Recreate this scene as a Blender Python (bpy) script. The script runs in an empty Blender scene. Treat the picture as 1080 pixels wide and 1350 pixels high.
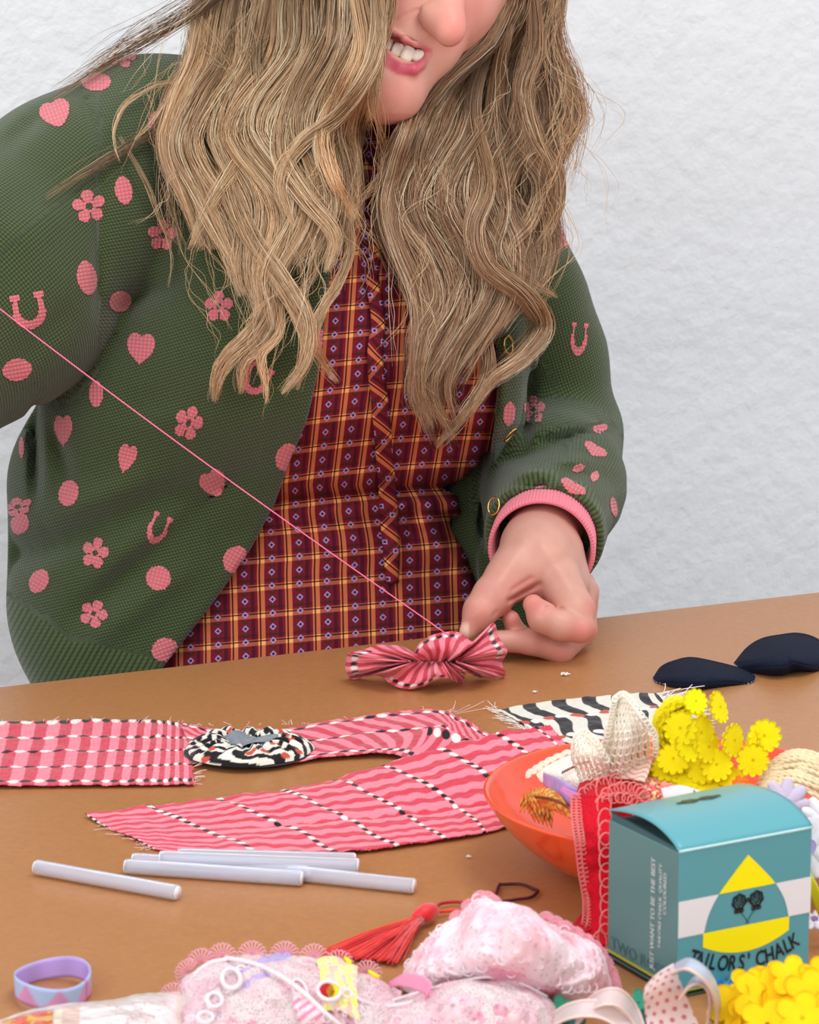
import bpy, math, random
import numpy as np
from mathutils import Vector, Matrix
from mathutils.bvhtree import BVHTree

# ---------------------------------------------------------------- camera, world, lights, exposure
SC = bpy.context.scene
COL = SC.collection
R = math.radians
PITCH = R(11.87); TABLE_Z = 0.74; CAM_H = 0.53; FPX = 4000.0
CT, ST = math.cos(PITCH), math.sin(PITCH)
cd = bpy.data.cameras.new('camera'); cam = bpy.data.objects.new('camera', cd); COL.objects.link(cam)
cam.location = (0, 0, TABLE_Z + CAM_H); cam.rotation_euler = (R(90) - PITCH, 0, 0)
cd.sensor_width = 36; cd.sensor_fit = 'HORIZONTAL'; cd.lens = 36 * FPX / 1080
cd.clip_start = 0.05
cd.dof.use_dof = True; cd.dof.focus_distance = 2.02; cd.dof.aperture_fstop = 32
SC.camera = cam
SC.view_settings.view_transform = 'Standard'; SC.view_settings.look = 'None'
SC.view_settings.exposure = 0.08; SC.view_settings.gamma = 1.0
w = bpy.data.worlds.new('world'); SC.world = w; w.use_nodes = True
w.node_tree.nodes['Background'].inputs[0].default_value = (0.90, 0.95, 1.0, 1)
w.node_tree.nodes['Background'].inputs[1].default_value = 1.0
def area(name, loc, target, sx, sy, power, col):
    l = bpy.data.lights.new(name, 'AREA'); l.shape = 'RECTANGLE'; l.size = sx; l.size_y = sy
    l.energy = power; l.color = col
    o = bpy.data.objects.new(name, l); COL.objects.link(o); o.location = loc
    o.rotation_euler = (Vector(target) - Vector(loc)).to_track_quat('-Z', 'Y').to_euler()
    return o
area('ceiling_light', (0.5, 1.3, 2.5), (0.1, 1.9, 0.8), 0.8, 0.8, 13, (1.0, 0.965, 0.92))
area('window_light', (-1.2, -0.9, 2.2), (0.1, 2.3, 0.95), 1.8, 1.4, 30, (1.0, 0.98, 0.96))

# ---------------------------------------------------------------- geometry helpers
def c2w(p):
    """camera-aligned metres (right, up, depth) -> world"""
    p = np.asarray(p, float)
    out = np.empty_like(p)
    out[..., 0] = p[..., 0]
    out[..., 1] = p[..., 2] * CT + p[..., 1] * ST
    out[..., 2] = TABLE_Z + CAM_H - p[..., 2] * ST + p[..., 1] * CT
    return out
def CP(px, py, d):
    return np.array([(px - 540) / FPX * d, -(py - 675) / FPX * d, d])
def T(px, py, h=0.0):
    """the point h metres above the table top"""
    v = (py - 675) / FPX
    d = (CAM_H - h) / (ST + v * CT)
    return c2w(CP(px, py, d))
def depth_T(px, py, h=0.0):
    return (CAM_H - h) / (ST + (py - 675) / FPX * CT)
def lin(c):
    c = np.asarray(c, float) / 255.0
    return np.where(c <= 0.04045, c / 12.92, ((c + 0.055) / 1.055) ** 2.4)

def link(o, parent=None):
    COL.objects.link(o)
    if parent is not None: o.parent = parent
    return o
def mk(name, V, Fc, mat=None, parent=None, cols=None, smooth=True, attrs=None, mats=None, midx=None):
    V = np.asarray(V, float).reshape(-1, 3)
    me = bpy.data.meshes.new(name)
    if isinstance(Fc, np.ndarray):
        n, k = Fc.shape
        me.vertices.add(len(V)); me.vertices.foreach_set('co', V.ravel())
        me.loops.add(n * k); me.loops.foreach_set('vertex_index', Fc.ravel().astype(np.int32))
        me.polygons.add(n); me.polygons.foreach_set('loop_start', np.arange(0, n * k, k, dtype=np.int32))
        me.update(calc_edges=True)
    else:
        me.from_pydata([tuple(v) for v in V], [], [tuple(int(i) for i in f) for f in Fc]); me.update()
    me.validate()
    if smooth: me.polygons.foreach_set('use_smooth', np.ones(len(me.polygons), bool))
    if cols is not None:
        a = me.color_attributes.new('Col', 'FLOAT_COLOR', 'POINT')
        c = np.ones((len(V), 4)); c[:, :3] = np.asarray(cols).reshape(-1, 3)[:len(V)]
        a.data.foreach_set('color', c.ravel())
    for k_, v_ in (attrs or {}).items():
        v_ = np.asarray(v_, float)
        if v_.ndim == 2:
            a = me.attributes.new(k_, 'FLOAT_VECTOR', 'POINT'); a.data.foreach_set('vector', v_.ravel())
        else:
            a = me.attributes.new(k_, 'FLOAT', 'POINT'); a.data.foreach_set('value', v_)
    for m in (mats or ([mat] if mat else [])): me.materials.append(m)
    if midx is not None: me.polygons.foreach_set('material_index', np.asarray(midx, np.int32))
    return link(bpy.data.objects.new(name, me), parent)
def tag(o, label, cat, group=None, kind=None):
    if label: o['label'] = label
    if cat: o['category'] = cat
    if group: o['group'] = group
    if kind: o['kind'] = kind
    return o
def empty(name, loc, label, cat, group=None):
    o = bpy.data.objects.new(name, None); COL.objects.link(o); o.location = tuple(loc); o.empty_display_size = 0.02
    return tag(o, label, cat, group)
def adopt(root):
    """after parts were built in world space: keep them in place under a root that is not at the origin"""
    bpy.context.view_layer.update()
    inv = Matrix.Translation(root.location).inverted()
    for c in root.children: c.matrix_parent_inverse = inv
def gridfaces(nv, nu, off=0, wrap=False):
    j, i = np.meshgrid(np.arange(nv - 1), np.arange(nu if wrap else nu - 1), indexing='ij')
    i2 = (i + 1) % nu
    return (np.stack([j * nu + i, j * nu + i2, (j + 1) * nu + i2, (j + 1) * nu + i], -1).reshape(-1, 4) + off)
def normals(P):
    du = np.gradient(P, axis=1); dv = np.gradient(P, axis=0)
    n = np.cross(du, dv); n /= (np.linalg.norm(n, axis=-1, keepdims=True) + 1e-12)
    return n
def sheet(name, P, thick=0.0006, mat=None, parent=None, cols=None, attrs=None, smooth=True):
    """closed sheet: P (nv,nu,3) front side, thickened backwards"""
    nv, nu = P.shape[:2]; N = nv * nu
    n = normals(P)
    V = np.concatenate([P.reshape(-1, 3), (P - n * thick).reshape(-1, 3)])
    F1 = gridfaces(nv, nu); F2 = gridfaces(nv, nu, N)[:, ::-1]
    ring = np.concatenate([np.arange(nu), np.arange(1, nv) * nu + nu - 1, (nv - 1) * nu + np.arange(nu - 2, -1, -1), np.arange(nv - 2, 0, -1) * nu])
    r2 = np.roll(ring, -1)
    F3 = np.stack([r2, ring, ring + N, r2 + N], -1)
    if cols is not None: cols = np.concatenate([cols.reshape(-1, 3)] * 2)
    if attrs: attrs = {k: np.concatenate([v.reshape((N,) + v.shape[2:])] * 2) for k, v in attrs.items()}
    return mk(name, V, np.concatenate([F1, F2, F3]), mat, parent, cols, smooth, attrs)
def crom(A, n):
    """Catmull-Rom resample along axis 0 to n samples (A: k x ...)"""
    A = np.asarray(A, float); k = len(A)
    t = np.linspace(0, k - 1, n); i = np.minimum(t.astype(int), k - 2); f = t - i
    f = f.reshape((-1,) + (1,) * (A.ndim - 1))
    P = np.concatenate([[2 * A[0] - A[1]], A, [2 * A[-1] - A[-2]]])
    p0, p1, p2, p3 = P[i], P[i + 1], P[i + 2], P[i + 3]
    return 0.5 * (2 * p1 + (p2 - p0) * f + (2 * p0 - 5 * p1 + 4 * p2 - p3) * f ** 2 + (3 * p1 - p0 - 3 * p2 + p3) * f ** 3)
def patch(rows, nv, nu, fn=None):
    """rows of (px,py,h) control points -> smooth (nv,nu,3) world grid"""
    k = max(len(r) for r in rows)
    A = np.array([crom(r, k) if len(r) != k else np.array(r, float) for r in rows])
    A = crom(A, nv); A = crom(A.transpose(1, 0, 2), nu).transpose(1, 0, 2)
    f = fn or T
    out = np.empty(A.shape)
    for j in range(nv):
        for i in range(nu): out[j, i] = f(*A[j, i])
    return out
def wob(P, scale, seed, octaves=3):
    """smooth pseudo noise, about -1..1"""
    rs = np.random.RandomState(seed); P = np.asarray(P, float); out = np.zeros(P.shape[:-1]); amp = 1.0; tot = 0
    for o in range(octaves):
        for k in range(5):
            d = rs.normal(size=P.shape[-1]); d /= np.linalg.norm(d)
            out += amp * np.sin((P @ d) * scale * (0.7 + 0.6 * rs.rand()) * 6.283 + rs.rand() * 6.283)
        tot += amp * 1.6; scale *= 2.1; amp *= 0.5
    return out / tot
def tube(P, r, sides=8, closed=False, caps=True, up=(0, 0, 1)):
    """verts+faces of a tube along P; r scalar, array, or (n,2) for flat ribbons"""
    P = np.asarray(P, float); n = len(P)
    if closed: tg = np.roll(P, -1, 0) - np.roll(P, 1, 0)
    else: tg = np.gradient(P, axis=0)
    tg /= np.linalg.norm(tg, axis=1, keepdims=True) + 1e-12
    a = np.cross(tg, np.array(up, float)); bad = np.linalg.norm(a, axis=1) < 1e-3
    a[bad] = np.cross(tg[bad], (0.3, 0.9, 0.1)); a /= np.linalg.norm(a, axis=1, keepdims=True)
    b = np.cross(a, tg)
    r = np.asarray(r, float)
    if r.ndim == 0: r = np.full((n, 2), float(r))
    elif r.ndim == 1: r = np.stack([r, r], 1)
    th = np.linspace(0, 2 * np.pi, sides, endpoint=False)
    V = P[:, None] + a[:, None] * (np.cos(th)[None, :, None] * r[:, None, :1]) + b[:, None] * (np.sin(th)[None, :, None] * r[:, None, 1:])
    F = gridfaces(n, sides, 0, True).tolist()
    if closed:
        F += [[(n - 1) * sides + i, (n - 1) * sides + (i + 1) % sides, (i + 1) % sides, i] for i in range(sides)]
    elif caps:
        F += [list(range(sides))[::-1], [(n - 1) * sides + i for i in range(sides)]]
    return V.reshape(-1, 3), F
class MB:
    def __init__(s): s.V = []; s.F = []; s.C = []; s.n = 0
    def add(s, V, F, col=None):
        V = np.asarray(V, float).reshape(-1, 3)
        s.F += [[int(i) + s.n for i in f] for f in F]; s.V.append(V); s.n += len(V)
        if col is not None:
            c = np.asarray(col, float); s.C.append(np.broadcast_to(c, (len(V), 3)) if c.ndim == 1 else c)
        return s
    def tube(s, P, r, sides=8, closed=False, col=None, up=(0, 0, 1)):
        V, F = tube(P, r, sides, closed, True, up); return s.add(V, F, col)
    def build(s, name, mat=None, parent=None, smooth=True):
        return mk(name, np.concatenate(s.V), s.F, mat, parent, np.concatenate(s.C) if s.C else None, smooth)

# ---------------------------------------------------------------- materials
def pm(name, col=(200, 200, 200), rough=0.6, spec=0.5, vc=False, bump=None, mottle=None, sss=0.0, sheen=0.0,
       trans=0.0, coat=0.0, metal=0.0, alpha=1.0, sub_col=None, ior=1.45):
    m = bpy.data.materials.new(name); m.use_nodes = True; nt = m.node_tree; N = nt.nodes; L = nt.links
    b = N['Principled BSDF']; c = lin(col)
    b.inputs['Base Color'].default_value = (*c, 1); b.inputs['Roughness'].default_value = rough
    b.inputs['Specular IOR Level'].default_value = spec; b.inputs['Metallic'].default_value = metal
    b.inputs['Coat Weight'].default_value = coat; b.inputs['Coat Roughness'].default_value = 0.15
    b.inputs['Transmission Weight'].default_value = trans; b.inputs['IOR'].default_value = ior
    b.inputs['Alpha'].default_value = alpha
    if sheen: b.inputs['Sheen Weight'].default_value = sheen; b.inputs['Sheen Roughness'].default_value = 0.5
    if sss:
        b.inputs['Subsurface Weight'].default_value = sss; b.inputs['Subsurface Radius'].default_value = (1.0, 0.4, 0.25); b.inputs['Subsurface Scale'].default_value = 0.006
    tc = N.new('ShaderNodeTexCoord')
    src = None
    if vc:
        a = N.new('ShaderNodeAttribute'); a.attribute_name = 'Col'; src = a.outputs['Color']; L.new(src, b.inputs['Base Color'])
    if mottle:
        sc_, amt = mottle
        n = N.new('ShaderNodeTexNoise'); n.inputs['Scale'].default_value = sc_; n.inputs['Detail'].default_value = 4; L.new(tc.outputs['Object'], n.inputs['Vector'])
        mr = N.new('ShaderNodeMapRange'); mr.inputs[1].default_value = 0.3; mr.inputs[2].default_value = 0.7; mr.inputs[3].default_value = 1 - amt; mr.inputs[4].default_value = 1 + amt
        L.new(n.outputs['Fac'], mr.inputs[0])
        mx = N.new('ShaderNodeVectorMath'); mx.operation = 'SCALE'
        if src: L.new(src, mx.inputs[0])
        else: mx.inputs[0].default_value = tuple(c)
        L.new(mr.outputs[0], mx.inputs['Scale']); L.new(mx.outputs[0], b.inputs['Base Color'])
    if bump:
        kind, sc_, strg, dist = bump
        if kind == 'noise':
            t = N.new('ShaderNodeTexNoise'); t.inputs['Scale'].default_value = sc_; t.inputs['Detail'].default_value = 6; o = t.outputs['Fac']
        elif kind == 'voronoi':
            t = N.new('ShaderNodeTexVoronoi'); t.inputs['Scale'].default_value = sc_; o = t.outputs['Distance']
        else:
            t = N.new('ShaderNodeTexWave'); t.inputs['Scale'].default_value = sc_; t.inputs['Distortion'].default_value = 0.6; t.bands_direction = kind.upper()[-1]; o = t.outputs['Fac']
        L.new(tc.outputs['Object'], t.inputs['Vector'])
        bp = N.new('ShaderNodeBump'); bp.inputs['Strength'].default_value = strg; bp.inputs['Distance'].default_value = dist
        L.new(o, bp.inputs['Height']); L.new(bp.outputs['Normal'], b.inputs['Normal'])
    return m

# ---------------------------------------------------------------- setting
E0, E1 = T(0, 905), T(1080, 780)
ed = (E1 - E0); ed /= np.linalg.norm(ed); nrm = np.array([ed[1], -ed[0], 0])      # nrm points to the camera side
def onedge(a, b, z): return E0 + ed * a + nrm * b + np.array([0, 0, z - TABLE_Z])
m_table = pm('brown_tabletop', (176, 120, 74), 0.36, 0.45, mottle=(260, 0.07), bump=('noise', 700, 0.12, 0.0004))
m_wood = pm('table_leg_paint', (70, 55, 45), 0.5)
def boxpts(P8): return np.array(P8), [[0, 1, 2, 3], [7, 6, 5, 4], [0, 4, 5, 1], [1, 5, 6, 2], [2, 6, 7, 3], [3, 7, 4, 0]]
tb = empty('work_table', onedge(0.6, 0.5, 0.0), 'brown smooth-topped work table covered with sewing scraps', 'table')
q = [(-0.55, 0), (-0.55, 1.15), (1.45, 1.15), (1.45, 0)]
V, F = boxpts([onedge(a, b, TABLE_Z) for a, b in q] + [onedge(a, b, TABLE_Z - 0.028) for a, b in q])
top = mk('tabletop', V, F, m_table, tb, smooth=False)
bv = top.modifiers.new('b', 'BEVEL'); bv.width = 0.002; bv.segments = 2
for a, b in [(-0.47, 0.06), (-0.47, 1.06), (1.36, 0.06), (1.36, 1.06)]:
    s = 0.025
    V, F = boxpts([onedge(a + i * s, b + j * s, TABLE_Z - 0.028) for i, j in ((-1, -1), (-1, 1), (1, 1), (1, -1))] + [onedge(a + i * s, b + j * s, 0) for i, j in ((-1, -1), (-1, 1), (1, 1), (1, -1))])
    mk('leg', V, F, m_wood, tb, smooth=False)
adopt(tb)
# rough painted plaster wall, parallel to the table
m_wall = pm('white_plaster', (243, 243, 245), 0.75, 0.25)
nt = m_wall.node_tree; N = nt.nodes; L = nt.links; b = N['Principled BSDF']
tc = N.new('ShaderNodeTexCoord'); n1 = N.new('ShaderNodeTexNoise'); n1.inputs['Scale'].default_value = 55; n1.inputs['Detail'].default_value = 6; n1.inputs['Roughness'].default_value = 0.55
n2 = N.new('ShaderNodeTexNoise'); n2.inputs['Scale'].default_value = 9; n2.inputs['Detail'].default_value = 5
vo = N.new('ShaderNodeTexVoronoi'); vo.inputs['Scale'].default_value = 26; vo.feature = 'SMOOTH_F1'
ad = N.new('ShaderNodeMath'); ad.operation = 'MULTIPLY_ADD'; ad.inputs[1].default_value = 1.6
ad2 = N.new('ShaderNodeMath'); ad2.operation = 'MULTIPLY_ADD'; ad2.inputs[1].default_value = 0.35
for t in (n1, n2, vo): L.new(tc.outputs['Object'], t.inputs['Vector'])
L.new(n2.outputs['Fac'], ad.inputs[0]); L.new(n1.outputs['Fac'], ad.inputs[2])
L.new(vo.outputs['Distance'], ad2.inputs[0]); L.new(ad.outputs[0], ad2.inputs[2])
bp = N.new('ShaderNodeBump'); bp.inputs['Strength'].default_value = 0.48; bp.inputs['Distance'].default_value = 0.006
L.new(ad2.outputs[0], bp.inputs['Height']); L.new(bp.outputs['Normal'], b.inputs['Normal'])
q = [(-3, -0.62), (-3, -0.74), (4, -0.74), (4, -0.62)]
V, F = boxpts([onedge(a, b_, 2.9) for a, b_ in q] + [onedge(a, b_, 0) for a, b_ in q])
tag(mk('wall_back', V, F, m_wall, smooth=False), None, None, kind='structure')
m_floor = pm('grey_floor', (120, 116, 112), 0.6, mottle=(6, 0.1))
q = [(-3, -0.74), (-3, 4), (4, 4), (4, -0.74)]
V, F = boxpts([onedge(a, b_, 0.0) for a, b_ in q] + [onedge(a, b_, -0.05) for a, b_ in q])
tag(mk('floor', V, F, m_floor, smooth=False), None, None, kind='structure')
# ---------------------------------------------------------------- woven cotton pieces on the table
PINK = lin((238, 130, 146)); RED = lin((206, 64, 82)); BLK = lin((24, 20, 24)); WHT = lin((236, 228, 222))
m_cloth = pm('woven_cotton', vc=True, rough=0.85, spec=0.2, bump=('noise', 900, 0.35, 0.0006), sheen=0.2)
def sstep(a, b, x): t = np.clip((x - a) / (b - a), 0, 1); return t * t * (3 - 2 * t)
def stripes(cs, period, wob_):
    """0/1 mask of red bars"""
    return sstep(-0.12, 0.12, np.sin((cs / period) * 2 * np.pi + wob_) - 0.05)
def mixc(a, b, t): return a * (1 - t[..., None]) + b * t[..., None]
def dash(C, along, across, period, half_w, phase=0.0, c1=BLK, c2=WHT):
    """oval dashes, alternating colours, centred on across=0"""
    k = np.floor((along / period) + phase); f = (along / period + phase) - k - 0.5
    r = (f / 0.46) ** 2 + (across / half_w) ** 2
    m = sstep(1.15, 0.75, r)
    col = np.where((k.astype(int) % 2 == 0)[..., None], c1, c2)
    return C * (1 - m[..., None]) + col * m[..., None]
def outline_noise(n, seed, amp): 
    rs = np.random.RandomState(seed); x = rs.normal(size=n); x = np.convolve(x, np.ones(3) / 3, 'same'); return x * amp

# strip A : checked piece at the left edge
nu, nv = 420, 110
rows = [[(-150, 955, .002), (-20, 953, .003), (110, 950, .0035), (200, 950, .003), (247, 955, .004)],
        [(-150, 995, .0015), (-20, 996, .002), (110, 995, .002), (200, 994, .002), (251, 993, .003)],
        [(-150, 1037, .002), (-20, 1036, .0025), (110, 1036, .002), (200, 1035, .002), (256, 1034, .002)]]
P = patch(rows, nv, nu)
u, v = np.meshgrid(np.linspace(0, 1, nu), np.linspace(0, 1, nv))
P[..., 2] += 0.0005 * wob(P[..., :2], 40, 3) + 0.0001 * np.sin(u * 100 + v * 3)
P[0, :, 1] += outline_noise(nu, 1, .0006); P[-1, :, 1] += outline_noise(nu, 2, .0006); P[:, -1, 0] += outline_noise(nv, 5, .0012)
xx = P[..., 0] * 100; 
al = u * 406 + v * 15                    # slanted columns
C = mixc(np.broadcast_to(PINK, P.shape), RED, stripes(al, 25.5, 0.06 * np.sin(v * 14)))
for k, (vv, hw) in enumerate([(0.02, .030), (0.25, .018), (0.46, .015), (0.70, .015), (0.94, .028)]):
    C = dash(C, al, v - vv + 0.006 * np.sin(u * 40 + k), 12.75, hw, 0.25 + k * 0.0)
C *= (1 + 0.08 * wob(P[..., :2], 700, 9, 1))[..., None]
tag(sheet('fabric_strip', P, .0007, m_cloth, None, C), 'pink and red checked cotton strip lying flat at the left table edge', 'fabric strip')
# frayed ends
def fray(parent_obj, pts, n, ln, col, seed, mat=None, r=.00022):
    rs = np.random.RandomState(seed); mb = MB(); pts = np.array(pts, float)
    for k in range(n):
        t = rs.rand() * (len(pts) - 1); i = int(t); p = pts[i] + (pts[min(i + 1, len(pts) - 1)] - pts[i]) * (t - i)
        a = T(p[0], p[1], p[2]); d = np.array([rs.normal(0, .35) + p[3], rs.normal(0, .35) + p[4], abs(rs.normal(0, .2))]); d /= np.linalg.norm(d)
        l = ln * (0.4 + rs.rand()); s = np.linspace(0, 1, 6)[:, None]
        Q = a + d * l * s + np.array([rs.normal(), rs.normal(), 0]) * .2 * l * s ** 2
        Q[:, 2] = np.maximum(Q[:, 2], TABLE_Z + .0008)
        mb.tube(Q, r, 4)
    return mb.build('frayed_threads', mat or pm('loose_thread', col, .8), parent_obj)
m_thr = pm('frayed_cotton_thread', (232, 190, 180), .8)
m_thw = pm('frayed_white_thread', (236, 230, 222), .8)
A_ = bpy.data.objects['fabric_strip']
fray(A_, [(0, 953, .003, 0, 1), (247, 953, .004, 0, 1)], 26, .006, None, 4, m_thr)
fray(A_, [(248, 955, .004, 1, .3), (256, 1034, .002, 1, 0)], 40, .006, None, 6, m_thr)

# strip B : runs from the check piece to the right, bars slanting the other way
rows = [[(236, 956, .006), (290, 962, .006), (370, 962, .005), (440, 950, .004), (510, 941, .004), (572, 936, .004), (605, 946, .004), (640, 966, .003), (668, 985, .002)],
        [(248, 975, .005), (300, 984, .004), (370, 984, .004), (440, 975, .003), (510, 968, .003), (575, 962, .004), (600, 975, .003), (632, 990, .002), (660, 1000, .002)],
        [(262, 1000, .003), (310, 1008, .003), (370, 1006, .003), (440, 998, .003), (492, 993, .004), (520, 996, .003), (556, 1006, .0025), (610, 1016, .002), (650, 1018, .002)]]
nu, nv = 430, 110
P = patch(rows, nv, nu); u, v = np.meshgrid(np.linspace(0, 1, nu), np.linspace(0, 1, nv))
P[..., 2] += 0.0006 * wob(P[..., :2], 35, 13)
P[0, :, 1] += outline_noise(nu, 11, .0006); P[-1, :, 1] += outline_noise(nu, 12, .0006)
al = u * 430 + v * 6 - 34 * v
C = mixc(np.broadcast_to(PINK * .97, P.shape), RED * .95, stripes(al - 62 * v, 24, 0.4 * np.sin(v * 11)))
for k, (vv, hw) in enumerate([(0.08, .03), (0.45, .022), (0.93, .028)]):
    C = dash(C, al, v - vv - 0.22 * (u > 2) + 0.01 * np.sin(u * 30 + k), 12, hw, 0.2)
C *= (1 + 0.08 * wob(P[..., :2], 700, 19, 1))[..., None]
B_ = tag(sheet('fabric_strip', P, .0007, m_cloth, None, C), 'pink striped cotton strip running behind the black and white gathered circle', 'fabric strip')
fray(B_, [(240, 957, .006, -.3, 1), (400, 955, .004, 0, 1), (572, 937, .003, .3, 1)], 22, .006, None, 14, m_thr)
fray(B_, [(575, 938, .003, 1, .3), (600, 942, .003, 1, 0)], 8, .02, None, 15, m_thr)

# strip C : the long one in front, its far end curling up beside the bowl
nu, nv = 640, 170
rows = [[(112, 1076, .001), (200, 1064, .003), (300, 1050, .004), (390, 1038, .005), (460, 1022, .008), (530, 1003, .016), (610, 980, .022), (680, 963, .024), (724, 958, .022)],
        [(133, 1087, .001), (222, 1078, .004), (320, 1066, .005), (410, 1054, .006), (490, 1042, .009), (560, 1026, .014), (640, 1006, .016), (710, 990, .016), (748, 984, .014)],
        [(160, 1099, .001), (245, 1096, .003), (345, 1086, .003), (435, 1076, .004), (515, 1068, .005), (590, 1056, .007), (660, 1042, .007), (730, 1028, .006), (775, 1020, .006)],
        [(184, 1110, .001), (262, 1112, .003), (370, 1106, .004), (460, 1099, .004), (540, 1090, .005), (610, 1080, .005), (670, 1066, .004), (735, 1054, .003), (780, 1046, .003)],
        [(204, 1120, .001), (282, 1128, .002), (395, 1129, .003), (490, 1121, .002), (560, 1111, .002), (620, 1102, .002), (668, 1092, .001), (725, 1078, .001), (775, 1068, .001)]]
P = patch(rows, nv, nu); u, v = np.meshgrid(np.linspace(0, 1, nu), np.linspace(0, 1, nv))
fold = np.exp(-((v - 0.50 - 0.14 * u) / .03) ** 2) * sstep(.15, .3, u)
P[..., 2] += 0.0009 * wob(P[..., :2], 28, 23) * (1 - .5 * v) - 0.0020 * fold + 0.00012 * np.sin(v * 160 + 4 * np.sin(u * 30))
P[..., 2] = np.maximum(P[..., 2], TABLE_Z + .0008)
P[0, :, 1] += outline_noise(nu, 21, .0007); P[-1, :, 1] += outline_noise(nu, 22, .0007)
acr = v * (9.6 - 1.8 * u) + .05 * np.sin(u * 38) + .05 * np.sin(u * 150 + v * 9)
C = mixc(np.broadcast_to(PINK, P.shape), RED, stripes(acr, 0.95 * np.ones_like(acr), 0.0 * u))
al = v * 26
for k in range(9):
    u0 = -0.005 + k * 0.118
    C = dash(C, al + k * .5, (u - u0 - .085 * (v - .0) * (k > 0) - 0.004 * np.sin(v * 9 + k)), 1.0, .0060 + .0015 * (u > .6) * (v < .4), 0.1)
C *= (1 + 0.08 * wob(P[..., :2], 700, 29, 1))[..., None]
C_ = tag(sheet('fabric_strip', P, .0007, m_cloth, None, C), 'long pink cotton strip with thin wavy red stripes, its end tucked under the orange bowl', 'fabric strip')
fray(C_, [(112, 1076, .001, -1, 0), (204, 1120, .001, -.6, -1)], 24, .006, None, 24, m_thr)
# the turned-up corner behind it with big dots
rows = [[(566, 958, .018), (590, 962, .020), (622, 975, .020)], [(560, 978, .012), (585, 984, .013), (612, 992, .014)], [(540, 1002, .004), (570, 1008, .006), (600, 1012, .008)]]
P = patch(rows, 60, 80); u, v = np.meshgrid(np.linspace(0, 1, 80), np.linspace(0, 1, 60))
C = mixc(np.broadcast_to(PINK, P.shape), RED, stripes(u + .25 * v, .36, 0.0 * u))
C = dash(C, u * 4.4 + .3, v - .17, 1, .15, 0)
sheet('turned_corner', P, .0007, m_cloth, C_, C)

# strip D : black and white piece behind the bowl
nu, nv = 300, 190
rows = [[(656, 936, .001), (700, 928, .003), (750, 923, .004), (800, 919, .004), (846, 915, .004), (868, 914, .003)],
        [(700, 962, .002), (742, 955, .004), (790, 949, .005), (830, 945, .005), (868, 941, .005), (888, 938, .003)],
        [(742, 990, .002), (780, 982, .005), (826, 976, .006), (860, 971, .006), (888, 966, .006), (908, 962, .004)],
        [(790, 1015, .002), (830, 1006, .003), (865, 1000, .003), (890, 994, .003), (910, 988, .003), (925, 984, .002)]]
P = patch(rows, nv, nu); u, v = np.meshgrid(np.linspace(0, 1, nu), np.linspace(0, 1, nv))
P[..., 2] += 0.0006 * wob(P[..., :2], 30, 33)
CRM = lin((226, 220, 206)); RST = lin((196, 78, 62))
s = stripes(u * 1.0 + .03 * np.sin(v * 16), .158, .3 + 0 * u); s = s * (u > .02) * (u < .97)
C = mixc(np.broadcast_to(CRM, P.shape), BLK, s)
for k, vv in enumerate((.24, .50, .78)):
    C = dash(C, u / .079 + .35 + k, v - vv - .01 * np.sin(u * 20), 1.0, .026, 0, RST, WHT)
C *= (1 + 0.06 * wob(P[..., :2], 700, 39, 1))[..., None]
D_ = tag(sheet('fabric_strip', P, .0007, m_cloth, None, C), 'black and white striped cotton strip with frayed ends behind the orange bowl', 'fabric strip')
fray(D_, [(656, 936, .001, -1, .2), (745, 990, .002, -1, -.3)], 60, .010, None, 34, m_thw)
fray(D_, [(866, 914, .003, 1, .4), (905, 962, .004, 1, .1)], 150, .016, None, 35, m_thw, .0003)

# gathered black and white circle
c0 = T(327, 998, 0); ctr = empty('gathered_fabric_circle', c0, 'black and white gathered fabric circle lying on the pink strips', 'fabric rosette')
nr, na = 40, 260
rr, aa = np.meshgrid(np.linspace(0, 1, nr), np.linspace(0, 2 * np.pi, na, endpoint=False), indexing='ij')
def yoyo(rr, aa):
    rad = 0.0372 * (1 + .04 * np.sin(3 * aa + 1) + .02 * np.sin(7 * aa))
    rad = rad * (0.24 + .76 * rr) ** 1.0
    z = .0005 + .0095 * np.sin(np.clip(rr, 0, 1) * np.pi) ** .6 * (1 - .35 * rr) + .0013 * np.sin(17 * aa + 3 * np.sin(aa * 2)) * np.sin(np.pi * np.clip(rr, .02, .98)) + .0010 * np.sin(31 * aa)* (1 - rr)
    return np.stack([c0[0] + rad * np.cos(aa) * 1.05, c0[1] + rad * np.sin(aa) * .95, c0[2] + z + .004], -1)
P = yoyo(rr, aa)
cell = np.floor(aa / (2 * np.pi) * 26 + 1.6 * np.sin(rr * 7 + aa * 2)); base = np.where(((cell % 2) == 0)[..., None], BLK, CRM)
rs = np.random.RandomState(5)
for k in range(34):
    a0 = rs.rand() * 6.283; r0 = .35 + .6 * rs.rand(); cc = [WHT, RST, BLK, RST][k % 4]
    dd = ((np.angle(np.exp(1j * (aa - a0))) * r0 / .075) ** 2 + ((rr - r0) / .07) ** 2)
    m = sstep(1.2, .8, dd); base = base * (1 - m[..., None]) + np.asarray(cc) * m[..., None]
F = gridfaces(nr, na, 0, True).tolist(); F = [f[::-1] for f in F]
o = mk('gathered_cover', P.reshape(-1, 3), F, m_cloth, ctr, base.reshape(-1, 3))
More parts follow.
